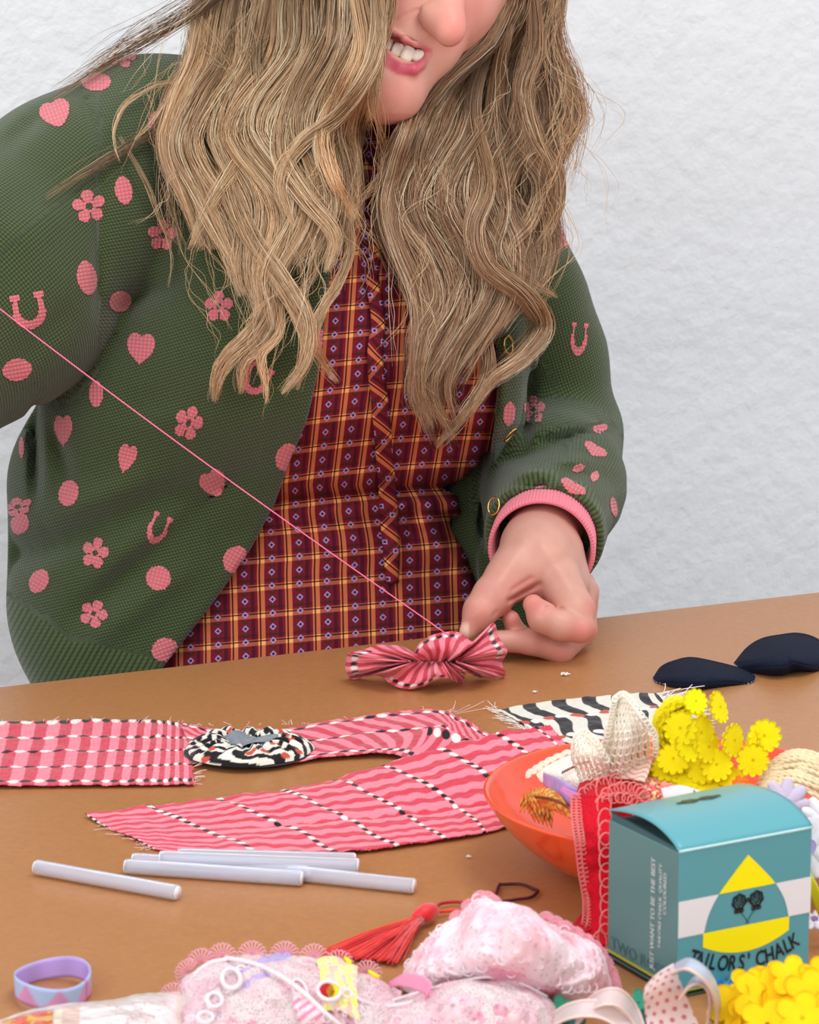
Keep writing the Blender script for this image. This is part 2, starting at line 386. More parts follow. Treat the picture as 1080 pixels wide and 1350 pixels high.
# underside lip and grey gathered middle
rr2, aa2 = np.meshgrid(np.linspace(0, 1, 12), np.linspace(0, 2 * np.pi, 120, endpoint=False), indexing='ij')
Q = np.stack([c0[0] + .0385 * rr2 * np.cos(aa2) * 1.02, c0[1] + .0385 * rr2 * np.sin(aa2) * .92, c0[2] + .0035 + .0012 * np.sin(rr2 * 3)], -1)
mk('underside', Q.reshape(-1, 3), [f[::-1] for f in gridfaces(12, 120, 0, True).tolist()], m_cloth, ctr, np.broadcast_to(BLK, (1440, 3)))
m_grey = pm('grey_lining', (126, 132, 140), .8, bump=('noise', 500, .4, .001), mottle=(150, .2))
a1 = np.linspace(0, 2 * np.pi, 60, endpoint=False); r1 = np.linspace(0, 1, 10)
rr3, aa3 = np.meshgrid(r1, a1, indexing='ij')
Q = np.stack([c0[0] - .003 + .019 * rr3 * np.cos(aa3) * (1 + .2 * np.sin(5 * aa3)), c0[1] - .003 + .014 * rr3 * np.sin(aa3) * (1 + .2 * np.cos(4 * aa3)), c0[2] + .0120 + .002 * np.sin(4 * aa3) * rr3 - .004 * (1 - rr3)], -1)
mk('grey_lining', Q.reshape(-1, 3), [f for f in gridfaces(10, 60, 0, True).tolist()], m_grey, ctr)
adopt(ctr)

# navy denim petals
m_denim = pm('navy_denim', (20, 27, 46), .9, .2, bump=('noise', 1200, .5, .0008), mottle=(500, .25))
m_stitch = pm('pale_edge_stitch', (150, 150, 165), .8)
def petal(cx, outl, label, h):
    o = np.array(outl, float); n = 96
    oc = np.concatenate([o, o[:1]]); O = crom(oc, n + 1)[:-1]; c = O.mean(0)
    V = []; nr = 12
    for j in range(nr):
        t = j / (nr - 1)
        for p in O:
            q = c + (p - c) * t; V.append(T(q[0], q[1], h * (1 - t ** 2.2) + .0022 + .0012 * math.sin(q[0] * .05)))
    V = np.array(V); n2 = len(V); V2 = V.copy(); V2[:, 2] -= .0016
    F = gridfaces(nr, n, 0, True).tolist(); G = [f[::-1] for f in gridfaces(nr, n, n2, True).tolist()]
    e = (nr - 1) * n
    S = [[e + i, e + (i + 1) % n, n2 + e + (i + 1) % n, n2 + e + i] for i in range(n)]
    F = [f[::-1] for f in F]; G = [g[::-1] for g in G]
    ob = mk('denim_petal', np.concatenate([V, V2]), F + G + S, m_denim)
    tag(ob, label, 'fabric piece')
    mb = MB()
    for i in range(0, n, 2):
        a = V[e + i] ; b_ = V[e + i + 1] if i + 1 < n else V[e]
        dn = np.array([0, 0, -.0007]); mb.tube([a + dn, (a + b_) / 2 + dn, b_ + dn], .00035, 5)
    mb.build('edge_stitching', m_stitch, ob)
petal(928, [(861, 893), (872, 878), (890, 870), (912, 866), (945, 872), (975, 880), (992, 888), (996, 894), (985, 900), (950, 903), (915, 905), (885, 902), (866, 898)], 'navy denim petal nearest the yellow daisy trim', .006)
petal(1030, [(968, 873), (985, 853), (1005, 841), (1030, 836), (1052, 834), (1075, 840), (1095, 855), (1100, 870), (1080, 882), (1050, 882), (1030, 887), (1000, 886), (978, 881)], 'larger navy denim petal at the right edge near the wall', .011)

# ---------------------------------------------------------------- glue sticks
m_glue = pm('milky_glue', (226, 226, 238), .25, .5, sss=.0, trans=.55, ior=1.25)
m_glue_end = pm('glue_stick_end', (240, 240, 244), .45)
def stick(p0, p1, lift, label, group=None):
    a, b_ = T(*p0, .0045 + lift), T(*p1, .0045 + lift)
    s = np.array([0, .004, .02, .5, .98, .996, 1.0]); rr_ = np.array([.0036, .0041, .0042, .0042, .0042, .0041, .0036])
    Q = a + (b_ - a) * s[:, None]
    mb = MB(); mb.tube(Q, rr_, 28); o = mb.build('glue_stick', m_glue); tag(o, label, 'glue stick', group)
    d = (b_ - a) / np.linalg.norm(b_ - a)
    for nm, c, sg in (('end_face', a, -1), ('end_face', b_, 1)):
        m2 = MB(); m2.tube([c + d * sg * .0000, c + d * sg * .0004], .0036, 24); m2.build(nm, m_glue_end, o)
stick((48, 1143), (234, 1177), 0, 'milky glue stick lying apart from the others at the left')
stick((166, 1142), (398, 1158), 0, 'milky glue stick in front of the bundle, its near side fully visible')
stick((176, 1134), (406, 1150), .0005, 'milky glue stick just behind the front one of the bundle')
stick((380, 1150), (546, 1168), .0, 'milky glue stick reaching furthest right out of the bundle')
stick((212, 1131), (472, 1141), .0042, 'milky glue stick on top of the bundle, middle of the three left ends')
stick((236, 1128), (468, 1134), .0008, 'milky glue stick at the back of the bundle beside the pink strip')

# ---------------------------------------------------------------- orange bowl
BX = c2w(CP(891, 1048, 1.643)); BC = np.array([BX[0], BX[1], TABLE_Z]); BR = .1040; BH = .043
m_bowl = pm('glossy_orange_plastic', (236, 82, 40), .16, .5, coat=.3, sss=.0)
prof = [(0, .0015), (.040, .0015), (.050, .0005), (.054, .0008), (.058, .0025), (.072, .010), (.086, .0205), (.096, .031), (.1015, .039), (.1040, .0432), (.1040, .0445), (.1028, .0448), (.1012, .0438), (.0985, .039), (.093, .031), (.083, .0215), (.069, .0125), (.055, .006), (.04, .0045), (0, .0045)]
pr = crom(np.array(prof), 110); pr[:, 0] = np.maximum(pr[:, 0], 0); na = 128
th = np.linspace(0, 2 * np.pi, na, endpoint=False)
V = np.stack([BC[0] + pr[:, None, 0] * np.cos(th), BC[1] + pr[:, None, 0] * np.sin(th), TABLE_Z + .0004 + pr[:, None, 1] + 0 * th], -1)
o = mk('bowl', V.reshape(-1, 3), gridfaces(len(pr), na, 0, True), m_bowl)
tag(o, 'glossy orange bowl heaped with lace and trims beside the chalk box', 'bowl')

# ---------------------------------------------------------------- box of tailors' chalk
P00 = T(892, 1318); P10 = T(1066, 1281); P01 = T(801, 1263)
ux = P10 - P00; W_ = np.linalg.norm(ux); ux /= W_
uy = P01 - P00; D_b = np.linalg.norm(uy); uyd = uy / D_b
uyp = np.array([-ux[1], ux[0], 0]); uyd = (uyd + uyp); uyd /= np.linalg.norm(uyd); HB = .0735; D_b *= .98
def bx(u, s, z): return P00 + ux * (u * W_) + uyd * (s * D_b) + np.array([0, 0, z + .0005])
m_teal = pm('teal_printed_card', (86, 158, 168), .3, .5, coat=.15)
m_tside = pm('shaded_teal_printed_card', (84, 130, 130), .3, .5, coat=.15)  # same card, the left side's shade put into a darker teal
m_pw = pm('white_print', (232, 230, 234), .35); m_py = pm('yellow_print', (255, 240, 0), .35); m_pk = pm('black_print', (20, 24, 26), .4)
m_pl = pm('pale_side_print', (205, 210, 208), .4); m_pd = pm('dark_teal_print', (70, 112, 113), .4); m_po = pm('olive_line_print', (184, 190, 70), .4)
m_card = pm('bare_card_inside', (60, 92, 96), .8)
bxr = empty('chalk_box', bx(.5, .5, -.0005), "teal cardboard tailors' chalk box standing in front of the orange bowl", 'box')
V, F = boxpts([bx(0, 0, HB), bx(0, 1, HB - .001), bx(1, 1, HB - .001), bx(1, 0, HB), bx(0, 0, 0), bx(0, 1, 0), bx(1, 1, 0), bx(1, 0, 0)])
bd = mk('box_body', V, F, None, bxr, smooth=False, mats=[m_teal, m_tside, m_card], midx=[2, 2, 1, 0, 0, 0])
bvm = bd.modifiers.new('b', 'BEVEL'); bvm.width = .0008; bvm.segments = 2
# which side is which: 0-1 edge is left side, 3-0 edge is the front
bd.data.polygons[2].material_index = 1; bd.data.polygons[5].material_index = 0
# lid : a curved flap hinged on the front edge
nu, nv = 24, 30
ss = np.linspace(0, 1, nv); uu = np.linspace(-.004, 1.004, nu)
prof_z = HB + .0002 + .0085 * np.sin(np.clip(ss * 1.0, 0, 1) ** .75 * np.pi * .86) + .0005
P = np.array([[bx(u_, s_ * 1.01, z_ + .0018 * (u_ - .3) * s_) for u_ in uu] for s_, z_ in zip(ss, prof_z)])
sheet('lid', P, .0006, m_teal, bxr)
# tuck flap's white crease, glint put into its colour : rounded strip along the hinge
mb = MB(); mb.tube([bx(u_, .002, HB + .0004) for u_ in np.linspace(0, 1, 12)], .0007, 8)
mb.build('lid_crease', pm('white_crease_glint', (190, 220, 224), .3), bxr)
mb = MB(); V, F = boxpts([bx(.004, .03, HB + .0012), bx(.004, .97, HB + .0030), bx(.02, .97, HB + .003), bx(.02, .03, HB + .0012), bx(.004, .03, HB - .003), bx(.004, .97, HB - .003), bx(.02, .97, HB - .003), bx(.02, .03, HB - .003)])
mk('side_flap', V, F, m_card, bxr, smooth=False)
def face_front(pts, lift=.00025): return np.array([bx(u, 0, HB * (1 - v)) - uyd * lift for u, v in pts])
def face_left(pts, lift=.00025): return np.array([bx(0, 1 - u, HB * (1 - v)) - ux * lift for u, v in pts])   # u: back->front
def strip_poly(mbx, left, right, f, lift=.00025):
    L_, R_ = f(left, lift), f(right, lift); n = len(L_)
    mbx.add(np.concatenate([L_, R_]), [[i, i + 1, n + i + 1, n + i] for i in range(n - 1)])
side = crom(np.array([(0.0, .10), (.105, .21), (.213, .335), (.285, .46), (.318, .58), (.325, .68)]), 60)
def side_at(v): return float(np.interp(v, side[:, 1], side[:, 0]))
cu = .512
mb = MB()
vs = np.linspace(.335, .585, 30)
strip_poly(mb, [(0.001, v) for v in vs], [(cu - side_at(v), v) for v in vs], face_front)
mb.build('white_band_print', m_pw, bxr, False); mb = MB()
strip_poly(mb, [(cu + side_at(v), v) for v in vs], [(.999, v) for v in vs], face_front)
mb.build('white_band_print', m_pw, bxr, False)
mb = MB(); vs = np.linspace(.10, .335, 30)
strip_poly(mb, [(cu - side_at(v), v) for v in vs], [(cu + side_at(v), v) for v in vs], face_front)
us = np.linspace(-.325, .325, 40)
strip_poly(mb, [(cu + u_, .585) for u_ in us], [(cu + u_, .68 + .088 * (1 - (u_ / .325) ** 2)) for u_ in us], face_front)
mb.build('yellow_chalk_emblem', m_py, bxr, False)
# two round roses with crossing stems
mb = MB()
def ring2(mbx, cx, cy, r, w, f, sx=1.0, a0=0, a1=6.2832, lift=.0003, wob_=0):
    a = np.linspace(a0, a1, 40)
    rr_ = r * (1 + wob_ * np.sin(a * 7))
    strip_poly(mbx, [(cx + (q + w) * sx * math.cos(t), cy + (q + w) * math.sin(t) * 1.03) for q, t in zip(rr_, a)], [(cx + (q - w) * sx * math.cos(t), cy + (q - w) * math.sin(t) * 1.03) for q, t in zip(rr_, a)], f, lift)
for cx in (.452, .582):
    ring2(mb, cx, .415, .046, .009, face_front, wob_=.08); ring2(mb, cx, .413, .026, .005, face_front, wob_=.15); ring2(mb, cx, .412, .010, .004, face_front)
    for k in range(5):
        ring2(mb, cx + .036 * math.cos(k * 1.25), .415 + .036 * math.sin(k * 1.25), .014, .004, face_front, a0=k, a1=k + 4)
    for k in range(3): ring2(mb, cx + (k - 1) * .022, .478, .010, .006, face_front)
ring2(mb, .517, .412, .010, .006, face_front)
for sg in (-1, 1):
    t = np.linspace(0, 1, 20)
    strip_poly(mb, [(.517 + sg * (.055 - .065 * x) - .003, .49 + .085 * x ** 1.2) for x in t], [(.517 + sg * (.055 - .065 * x) + .003, .49 + .085 * x ** 1.2) for x in t], face_front, .0003)
mb.build('rose_emblem', m_pk, bxr, False)
# emblem on the lid
mb = MB()
def face_lid(pts, lift=.0003):
    out = []
    for u, s_ in pts:
        z_ = float(np.interp(s_, ss, prof_z)) + .0018 * (u - .3) * s_; out.append(bx(u, s_ * 1.01, z_ + .00045))
    return np.array(out)
for cx in (.43, .57):
    ring2(mb, cx, .66, .040, .012, face_lid, sx=1.2, wob_=.08); ring2(mb, cx, .66, .018, .007, face_lid, sx=1.3)
ring2(mb, .50, .66, .010, .008, face_lid); ring2(mb, .645, .66, .012, .012, face_lid); ring2(mb, .355, .66, .012, .012, face_lid)
mb.build('lid_emblem', m_pk, bxr, False)
# bottom lines
mb = MB(); strip_poly(mb, [(.002, .948), (.998, .948)], [(.002, .962), (.998, .962)], face_front); strip_poly(mb, [(.002, .925), (.998, .925)], [(.002, .945), (.998, .945)], face_left)
mb.build('olive_base_line', m_po, bxr, False)
mb = MB(); strip_poly(mb, [(.002, .964), (.998, .964)], [(.002, .985), (.998, .985)], face_front); strip_poly(mb, [(.002, .947), (.998, .947)], [(.002, .965), (.998, .965)], face_left); strip_poly(mb, [(.002, .978), (.998, .978)], [(.002, .999), (.998, .999)], face_left)
mb.build('black_base_line', m_pk, bxr, False)
def glyphs(text):
    """-> verts (2d), faces, width of a text set in the built-in font, size 1"""
    c = bpy.data.curves.new('txt', 'FONT'); c.body = text; c.resolution_u = 3
    ob = bpy.data.objects.new('txt', c); COL.objects.link(ob); bpy.context.view_layer.update()
    me = bpy.data.meshes.new_from_object(ob.evaluated_get(bpy.context.evaluated_depsgraph_get()))
    V = np.array([v.co[:2] for v in me.vertices]); F = [list(p.vertices) for p in me.polygons]
    bpy.data.objects.remove(ob); bpy.data.curves.remove(c); bpy.data.meshes.remove(me)
    return V, F
def put_text(mbx, text, f, origin, size_u, size_v, ang=0.0, bold=0.0, lift=.0003, center=True, italic=0.0):
    V, F = glyphs(text)
    if center: V = V - np.array([(V[:, 0].min() + V[:, 0].max()) / 2, 0])
    ca, sa = math.cos(ang), math.sin(ang)
    for dx, dy in ([(0, 0)] if not bold else [(-bold, 0), (bold, 0), (0, bold), (0, -bold)]):
        x = V[:, 0] + dx + italic * V[:, 1]; y = V[:, 1] + dy
        xr = (x * ca * size_u - y * sa * size_v); yr = (x * sa * size_u + y * ca * size_v)
        lift += .00001
        pts = [(origin[0] + a / W_, origin[1] - b_ / HB) for a, b_ in zip(xr, yr)]
        mbx.add(f(pts, lift), F)
mb = MB()
LT = [('T', 913.4, 1260), ('A', 921, 1267), ('I', 930, 1266.4), ('L', 938.5, 1269.5), ('O', 951, 1269.5), ('R', 963.5, 1268.7), ('S', 975, 1268.2), ("'", 984, 1266), ('C', 999, 1264), ('H', 1011, 1260), ('A', 1023, 1254.5), ('L', 1033.8, 1247.7), ('K', 1042.8, 1240)]
uv_ = []
for ch, x, y in LT:
    u_ = (x - 892) / 172; v_ = (y - (1126 - 28 * u_)) / (191 - 8 * u_); uv_.append((u_, v_))
fit = np.polyfit([a for a, b_ in uv_], [b_ for a, b_ in uv_], 3); dfit = np.polyder(fit)
for (ch, x, y), (u_, v_) in zip(LT, uv_):
    vv = np.polyval(fit, u_); ang = -math.atan(np.polyval(dfit, u_) * HB / W_)
    hgt = .0110; off = .055
    put_text(mb, ch, face_front, (u_ + math.sin(ang) * off, vv + off * math.cos(ang)), hgt * .74, hgt, ang, .026, italic=0.0)
mb.build('front_lettering', m_pk, bxr, False)
mb = MB()
def face_left_vert(pts, lift=.00025):          # text reading upwards
    return face_left(pts, lift)
for txt, uu_, v0, sz in (('JUST WANT TO BE THE BEST', .66, .89, .0050), ('TAILORS CHALK  QUALITY', .755, .72, .0036), ('COLOURED', .82, .47, .0040)):
    V, F = glyphs(txt); wdt = V[:, 0].max(); ln = (.77 * HB if 'JUST' in txt else (.585 * HB if 'TAIL' in txt else .285 * HB)); k = ln / wdt
    for dx in (-.03, .03):
        pts = [(uu_ - (y * sz) / D_b + .02, v0 - ((x + dx) * k) / HB) for x, y in V]
        mb.add(face_left(pts, .0003 + dx * .0005), F)
mb.build('side_lettering', m_pl, bxr, False)
mb = MB(); V, F = glyphs('TWO ROSES'); k = .85 * D_b / V[:, 0].max()
mb.add(face_left([(.06 + x * k / D_b, .905 - y * .0085 / HB) for x, y in V], .0003), F)
mb.build('side_name_print', m_pd, bxr, False)
adopt(bxr)
# ---------------------------------------------------------------- the person : implicit-surface tools (camera-aligned metres)
def Cc(px, py, d): return CP(px, py, d).astype(np.float32)
def pxr(r, d=2.1): return r / FPX * d
def smin(a, b, k):
    h = np.clip(0.5 + 0.5 * (b - a) / k, 0, 1); return b * (1 - h) + a * h - k * h * (1 - h)
def smax(a, b, k): return -smin(-a, -b, k)
class Field:
    def __init__(s, lo, hi, h):
        s.lo = np.array(lo, float); s.h = h; n = np.ceil((np.array(hi) - s.lo) / h).astype(int) + 1; s.n = n
        ax = [np.float32(s.lo[i]) + np.arange(n[i], dtype=np.float32) * np.float32(h) for i in range(3)]
        s.X, s.Y, s.Z = ax[0][:, None, None], ax[1][None, :, None], ax[2][None, None, :]
        s.f = np.full(tuple(n), 1.0, np.float32)
    @property
    def PX(s): return 540 + s.X / s.Z * FPX
    @property
    def PY(s): return 675 - s.Y / s.Z * FPX
    def cap(s, a, b, ra, rb):
        a = np.asarray(a, np.float32); b = np.asarray(b, np.float32); d = b - a; L2 = float(d @ d) + 1e-12
        t = ((s.X - a[0]) * d[0] + (s.Y - a[1]) * d[1] + (s.Z - a[2]) * d[2]) / L2
        t = np.clip(t, 0, 1)
        return np.sqrt((s.X - a[0] - t * d[0]) ** 2 + (s.Y - a[1] - t * d[1]) ** 2 + (s.Z - a[2] - t * d[2]) ** 2) - (ra + (rb - ra) * t)
    def ell(s, c, r, rot=0.0):
        dx, dy, dz = s.X - c[0], s.Y - c[1], s.Z - c[2]
        ca, sa = math.cos(rot), math.sin(rot)
        u = dx * ca + dy * sa; v = -dx * sa + dy * ca
        q = np.sqrt((u / r[0]) ** 2 + (v / r[1]) ** 2 + (dz / r[2]) ** 2)
        return (q - 1) * min(r)
    def add(s, g, k=0.0):
        s.f = smin(s.f, g, k) if k > 0 else np.minimum(s.f, g)
    def sub(s, g, k=0.001): s.f = smax(s.f, -g, k)
    def mesh(s):
        f = s.f; h = s.h; n = np.array(f.shape)
        f[0], f[-1] = 1, 1; f[:, 0], f[:, -1] = 1, 1; f[:, :, 0], f[:, :, -1] = 1, 1
        sg = f < 0
        c = [sg[i:n[0] - 1 + i, j:n[1] - 1 + j, k:n[2] - 1 + k] for i in (0, 1) for j in (0, 1) for k in (0, 1)]
        sm = sum(x.astype(np.int8) for x in c); act = (sm > 0) & (sm < 8)
        idx = np.full(act.shape, -1, np.int32); I, J, K = np.nonzero(act); idx[I, J, K] = np.arange(len(I))
        acc = np.zeros((len(I), 3)); cnt = np.zeros(len(I))
        cor = [(i, j, k) for i in (0, 1) for j in (0, 1) for k in (0, 1)]
        vals = {q: f[I + q[0], J + q[1], K + q[2]].astype(float) for q in cor}
        for a in cor:
            for ax in range(3):
                if a[ax] == 0:
                    b = list(a); b[ax] = 1; b = tuple(b)
                    va, vb = vals[a], vals[b]; m = (va < 0) != (vb < 0)
                    t = np.where(m, va / np.where(m, va - vb, 1), 0)
                    p = np.zeros((len(I), 3)); p[:] = a; p[:, ax] = t
                    acc[m] += p[m]; cnt[m] += 1
        V = np.stack([I, J, K], 1) + acc / cnt[:, None]
        V = s.lo + V * h
        faces = []
        for ax in range(3):
            o1, o2 = [(1, 2), (2, 0), (0, 1)][ax]
            sl = [slice(1, n[0] - 1)] * 3; sl = [slice(1, n[q] - 1) for q in range(3)]
            sl[ax] = slice(0, n[ax] - 1); sb = list(sl); sb[ax] = slice(1, n[ax])
            a = sg[tuple(sl)]; b = sg[tuple(sb)]
            st = np.array([q.start for q in sl])
            for flip, m in ((False, a & ~b), (True, ~a & b)):
                Q = np.array(np.nonzero(m)).T + st
                if not len(Q): continue
                e1 = np.zeros(3, int); e1[o1] = 1; e2 = np.zeros(3, int); e2[o2] = 1
                q = [Q - e1 - e2, Q - e2, Q, Q - e1]
                g = np.stack([idx[x[:, 0], x[:, 1], x[:, 2]] for x in q], 1)
                faces.append(g[:, ::-1] if flip else g)
        Fc = np.concatenate(faces)
        a_, b_, c_, d_ = (V[Fc[:, q]] for q in range(4))          # signed volume in world handedness
        vol = -(np.einsum('ij,ij->i', a_, np.cross(b_, c_)) + np.einsum('ij,ij->i', a_, np.cross(c_, d_))).sum()
        if vol < 0: Fc = Fc[:, ::-1]
        return V, Fc
def soften(V, F, it, lam=0.5):
    e = np.concatenate([F[:, [0, 1]], F[:, [1, 2]], F[:, [2, 3]], F[:, [3, 0]]]); e = np.concatenate([e, e[:, ::-1]])
    n = len(V); deg = np.bincount(e[:, 0], minlength=n)[:, None]
    for _ in range(it):
        s = np.stack([np.bincount(e[:, 0], V[e[:, 1], k], n) for k in range(3)], 1) / deg
        V = V + (s - V) * lam
    return V
def topx(V): return 540 + V[:, 0] / V[:, 2] * FPX, 675 - V[:, 1] / V[:, 2] * FPX
def flipc(F): return F     # camera frame (right, up, depth) is left handed: faces are turned when linked
def segd(px, py, a, b):
    ax, ay = a; bx_, by = b; dx, dy = bx_ - ax, by - ay
    t = np.clip(((px - ax) * dx + (py - ay) * dy) / (dx * dx + dy * dy), 0, 1)
    return np.hypot(px - ax - t * dx, py - ay - t * dy), t
def polyd(px, py, pts):
    d = None
    for a, b in zip(pts[:-1], pts[1:]):
        q, _ = segd(px, py, a, b); d = q if d is None else np.minimum(d, q)
    return d

YAW = R(22); cy_, sy_ = math.cos(YAW), math.sin(YAW)
# torso table : py, centre px, half width px, centre depth, half depth (m)
TOR = np.array([
    (150, 480, 58, 2.165, .055), (205, 470, 90, 2.175, .065), (250, 455, 190, 2.19, .085), (320, 440, 236, 2.20, .105), (400, 425, 246, 2.205, .122),
    (480, 415, 255, 2.205, .130), (560, 405, 254, 2.215, .122), (640, 376, 230, 2.245, .100), (700, 376, 228, 2.262, .098), (780, 388, 256, 2.278, .108),
    (860, 400, 285, 2.285, .118), (1000, 400, 300, 2.30, .13), (1250, 400, 300, 2.37, .15), (1600, 400, 310, 2.46, .17), (2300, 400, 330, 2.66, .19), (2340, 400, 330, 2.66, .19)])
ysT = 675 - TOR[:, 0]; yT = ysT / FPX * TOR[:, 3]                       # camera-frame height of every row
def tor(field, grow_w=0.0, grow_d=0.0):
    o = np.argsort(yT); Y = field.Y
    cx = np.interp(Y, yT[o], ((TOR[:, 1] - 540) / FPX * TOR[:, 3])[o]); a = np.interp(Y, yT[o], (TOR[:, 2] / FPX * TOR[:, 3])[o]) + grow_w
    cz = np.interp(Y, yT[o], TOR[o, 3]); b = np.interp(Y, yT[o], TOR[o, 4]) + grow_d
    u = (field.X - cx) * cy_ + (field.Z - cz) * sy_; v = -(field.X - cx) * sy_ + (field.Z - cz) * cy_
    p = 2.3
    q = (np.abs(u / a) ** p + np.abs(v / b) ** p) ** (1 / p)
    return ((q - 1) * np.minimum(a, b)).astype(np.float32)

PERS = empty('person', c2w(CP(400, 1000, 2.30)) * np.array([1, 1, 0]), 'smiling person with long wavy blonde hair in a green cardigan, sewing behind the table', 'person')

# ---- dress
fd = Field((-.26, -.20, 2.04), (.16, .28, 2.42), .0032)
g = tor(fd)
bust = [fd.ell(Cc(360, 470, 2.145), (.062, .062, .05)), fd.ell(Cc(530, 455, 2.185), (.062, .062, .05))]
for b_ in bust: g = smin(g, b_, .05)
PXg, PYg = fd.PX, fd.PY
# cloth folds
g = g - .0055 * np.exp(-((PYg - 632 + .08 * (PXg - 480) + .0006 * (PXg - 480) ** 2) / 16) ** 2).astype(np.float32)
g = g + .0090 * np.exp(-((PYg - 656 + .08 * (PXg - 480)+ .0003 * (PXg - 480) ** 2) / 6.5) ** 2).astype(np.float32)
sag = np.zeros_like(PXg * PYg)
rs = np.random.RandomState(3)
for k in range(26):
    x0 = 250 + k * 15 + rs.randn() * 4; ln = rs.uniform(-.3, .3); w_ = rs.uniform(7, 13); a_ = rs.uniform(.002, .005) * (1.0 if k % 2 else -1.0)
    sag += a_ * np.exp(-((PXg - x0 - ln * (PYg - 660)) / w_) ** 2) * np.exp(-np.clip(PYg - 665, 0, None) / rs.uniform(25, 90)) * sstep(650, 668, PYg)
for x0, y0, x1, y1, w_, a_ in [(560, 690, 640, 800, 12, .006), (590, 680, 650, 760, 8, -.006), (330, 700, 345, 870, 5, -.004), (350, 690, 520, 740, 10, .003), (560, 640, 640, 600, 9, -.003), (500, 660, 640, 680, 7, .004), (430, 720, 640, 735, 8, .002)]:
    d_, t_ = segd(PXg, PYg, (x0, y0), (x1, y1)); sag += a_ * np.exp(-(d_ / w_) ** 2)
g = g - sag.astype(np.float32)
fd.add(g)
V, Fc = fd.mesh(); V = soften(V, Fc, 2)
px, py = topx(V)
xc = np.interp(py, [200, 300, 500, 640, 665, 740, 850, 950], [535, 532, 522, 502, 512, 520, 522, 522])
kk = np.interp(py, [300, 500, 640, 662, 720, 850], [33.5, 34, 31, 33, 34.5, 34.5])
Ux = (px - xc - .035 * np.clip(py - 450, -200, 190) * (px - 500) / 120 * .9) / kk + .06 * np.sin(py / 17.) * sstep(655, 675, py) * sstep(800, 690, py)
Vy = (py + .085 * (px - 515) - .00030 * (px - 500) ** 2 * sstep(400, 560, py) * sstep(720, 640, py)) / 36.0
def plaid_mat(name):
    m = bpy.data.materials.new(name); m.use_nodes = True; nt = m.node_tree; N = nt.nodes; L = nt.links; b = N['Principled BSDF']
    b.inputs['Roughness'].default_value = .85; b.inputs['Specular IOR Level'].default_value = .2
    at = N.new('ShaderNodeAttribute'); at.attribute_name = 'plaid'; sp = N.new('ShaderNodeSeparateXYZ'); L.new(at.outputs['Vector'], sp.inputs[0])
    def M(op, a, b_=None, c=None):
        n = N.new('ShaderNodeMath'); n.operation = op
        for i, q in enumerate((a, b_, c)):
            if q is None: continue
            if isinstance(q, (int, float)): n.inputs[i].default_value = q
            else: L.new(q, n.inputs[i])
        return n.outputs[0]
    u, v = sp.outputs[0], sp.outputs[1]
    fu, fv = M('FRACT', u), M('FRACT', v)
    def band(f, c, hw):           # 1 inside |f-c|<hw, cyclic
        d = M('ABSOLUTE', M('SUBTRACT', M('FRACT', M('ADD', M('SUBTRACT', f, c), .5)), .5))
        return M('MULTIPLY', M('SUBTRACT', hw + .012, d), 1 / .024) if False else M('MINIMUM', M('MAXIMUM', M('MULTIPLY', M('SUBTRACT', hw + .012, d), 42.0), 0.0), 1.0)
    def mix(fac, a, col):
        n = N.new('ShaderNodeMix'); n.data_type = 'RGBA'
        if isinstance(fac, (int, float)): n.inputs[0].default_value = fac
        else: L.new(fac, n.inputs[0])
        if isinstance(a, tuple): n.inputs[6].default_value = a
        else: L.new(a, n.inputs[6])
        n.inputs[7].default_value = (*lin(col), 1); return n.outputs[2]
    c = (*lin((118, 24, 40)), 1)
    c = mix(M('MULTIPLY', band(fu, .80, .07), .75), c, (62, 14, 34))
    c = mix(M('MULTIPLY', band(fv, .86, .05), .5), c, (62, 14, 34))
    hO = M('MAXIMUM', band(fv, .02, .018), band(fv, .16, .070)); vO = M('MAXIMUM', band(fu, .01, .030), band(fu, .17, .072))
    c = mix(M('MULTIPLY', hO, .62), c, (206, 108, 78)); c = mix(M('MULTIPLY', vO, .78), c, (220, 122, 76))
    c = mix(M('MULTIPLY', hO, vO), c, (250, 176, 104))
    c = mix(M('MULTIPLY', band(fv, .062, .020), .92), c, (26, 12, 16)); c = mix(M('MULTIPLY', band(fu, .066, .020), .92), c, (30, 12, 20))
    # little diamonds and leaf marks down the middle of every square
    f2 = M('FRACT', M('MULTIPLY', M('SUBTRACT', v, .33), 2.0))
    dx = M('MULTIPLY', M('ABSOLUTE', M('SUBTRACT', fu, .52)), 33.0); dy = M('MULTIPLY', M('ABSOLUTE', M('SUBTRACT', f2, .5)), 18.0)
    r = M('ADD', M('MULTIPLY', dx, 1.1), dy)
    dia = M('MULTIPLY', M('LESS_THAN', r, 4.7), M('GREATER_THAN', r, 2.4)); c = mix(M('MULTIPLY', dia, .9), c, (160, 150, 205)); c = mix(M('LESS_THAN', r, 1.6), c, (30, 20, 50))
    f3 = M('FRACT', M('ADD', f2, .5)); dy2 = M('MULTIPLY', M('SUBTRACT', f3, .5), 18.0)
    leaf = M('LESS_THAN', M('ABSOLUTE', M('ADD', dy2, M('MULTIPLY', M('SUBTRACT', dx, 2.0), .9))), 1.8); leaf = M('MULTIPLY', leaf, M('LESS_THAN', dx, 4.5))
    c = mix(M('MULTIPLY', leaf, .8), c, (58, 40, 30))
    L.new(c, b.inputs['Base Color'])
    nz = N.new('ShaderNodeTexNoise'); nz.inputs['Scale'].default_value = 900; tc = N.new('ShaderNodeTexCoord'); L.new(tc.outputs['Object'], nz.inputs['Vector'])
    bp = N.new('ShaderNodeBump'); bp.inputs['Strength'].default_value = .25; bp.inputs['Distance'].default_value = .0006; L.new(nz.outputs['Fac'], bp.inputs['Height']); L.new(bp.outputs['Normal'], b.inputs['Normal'])
    return m
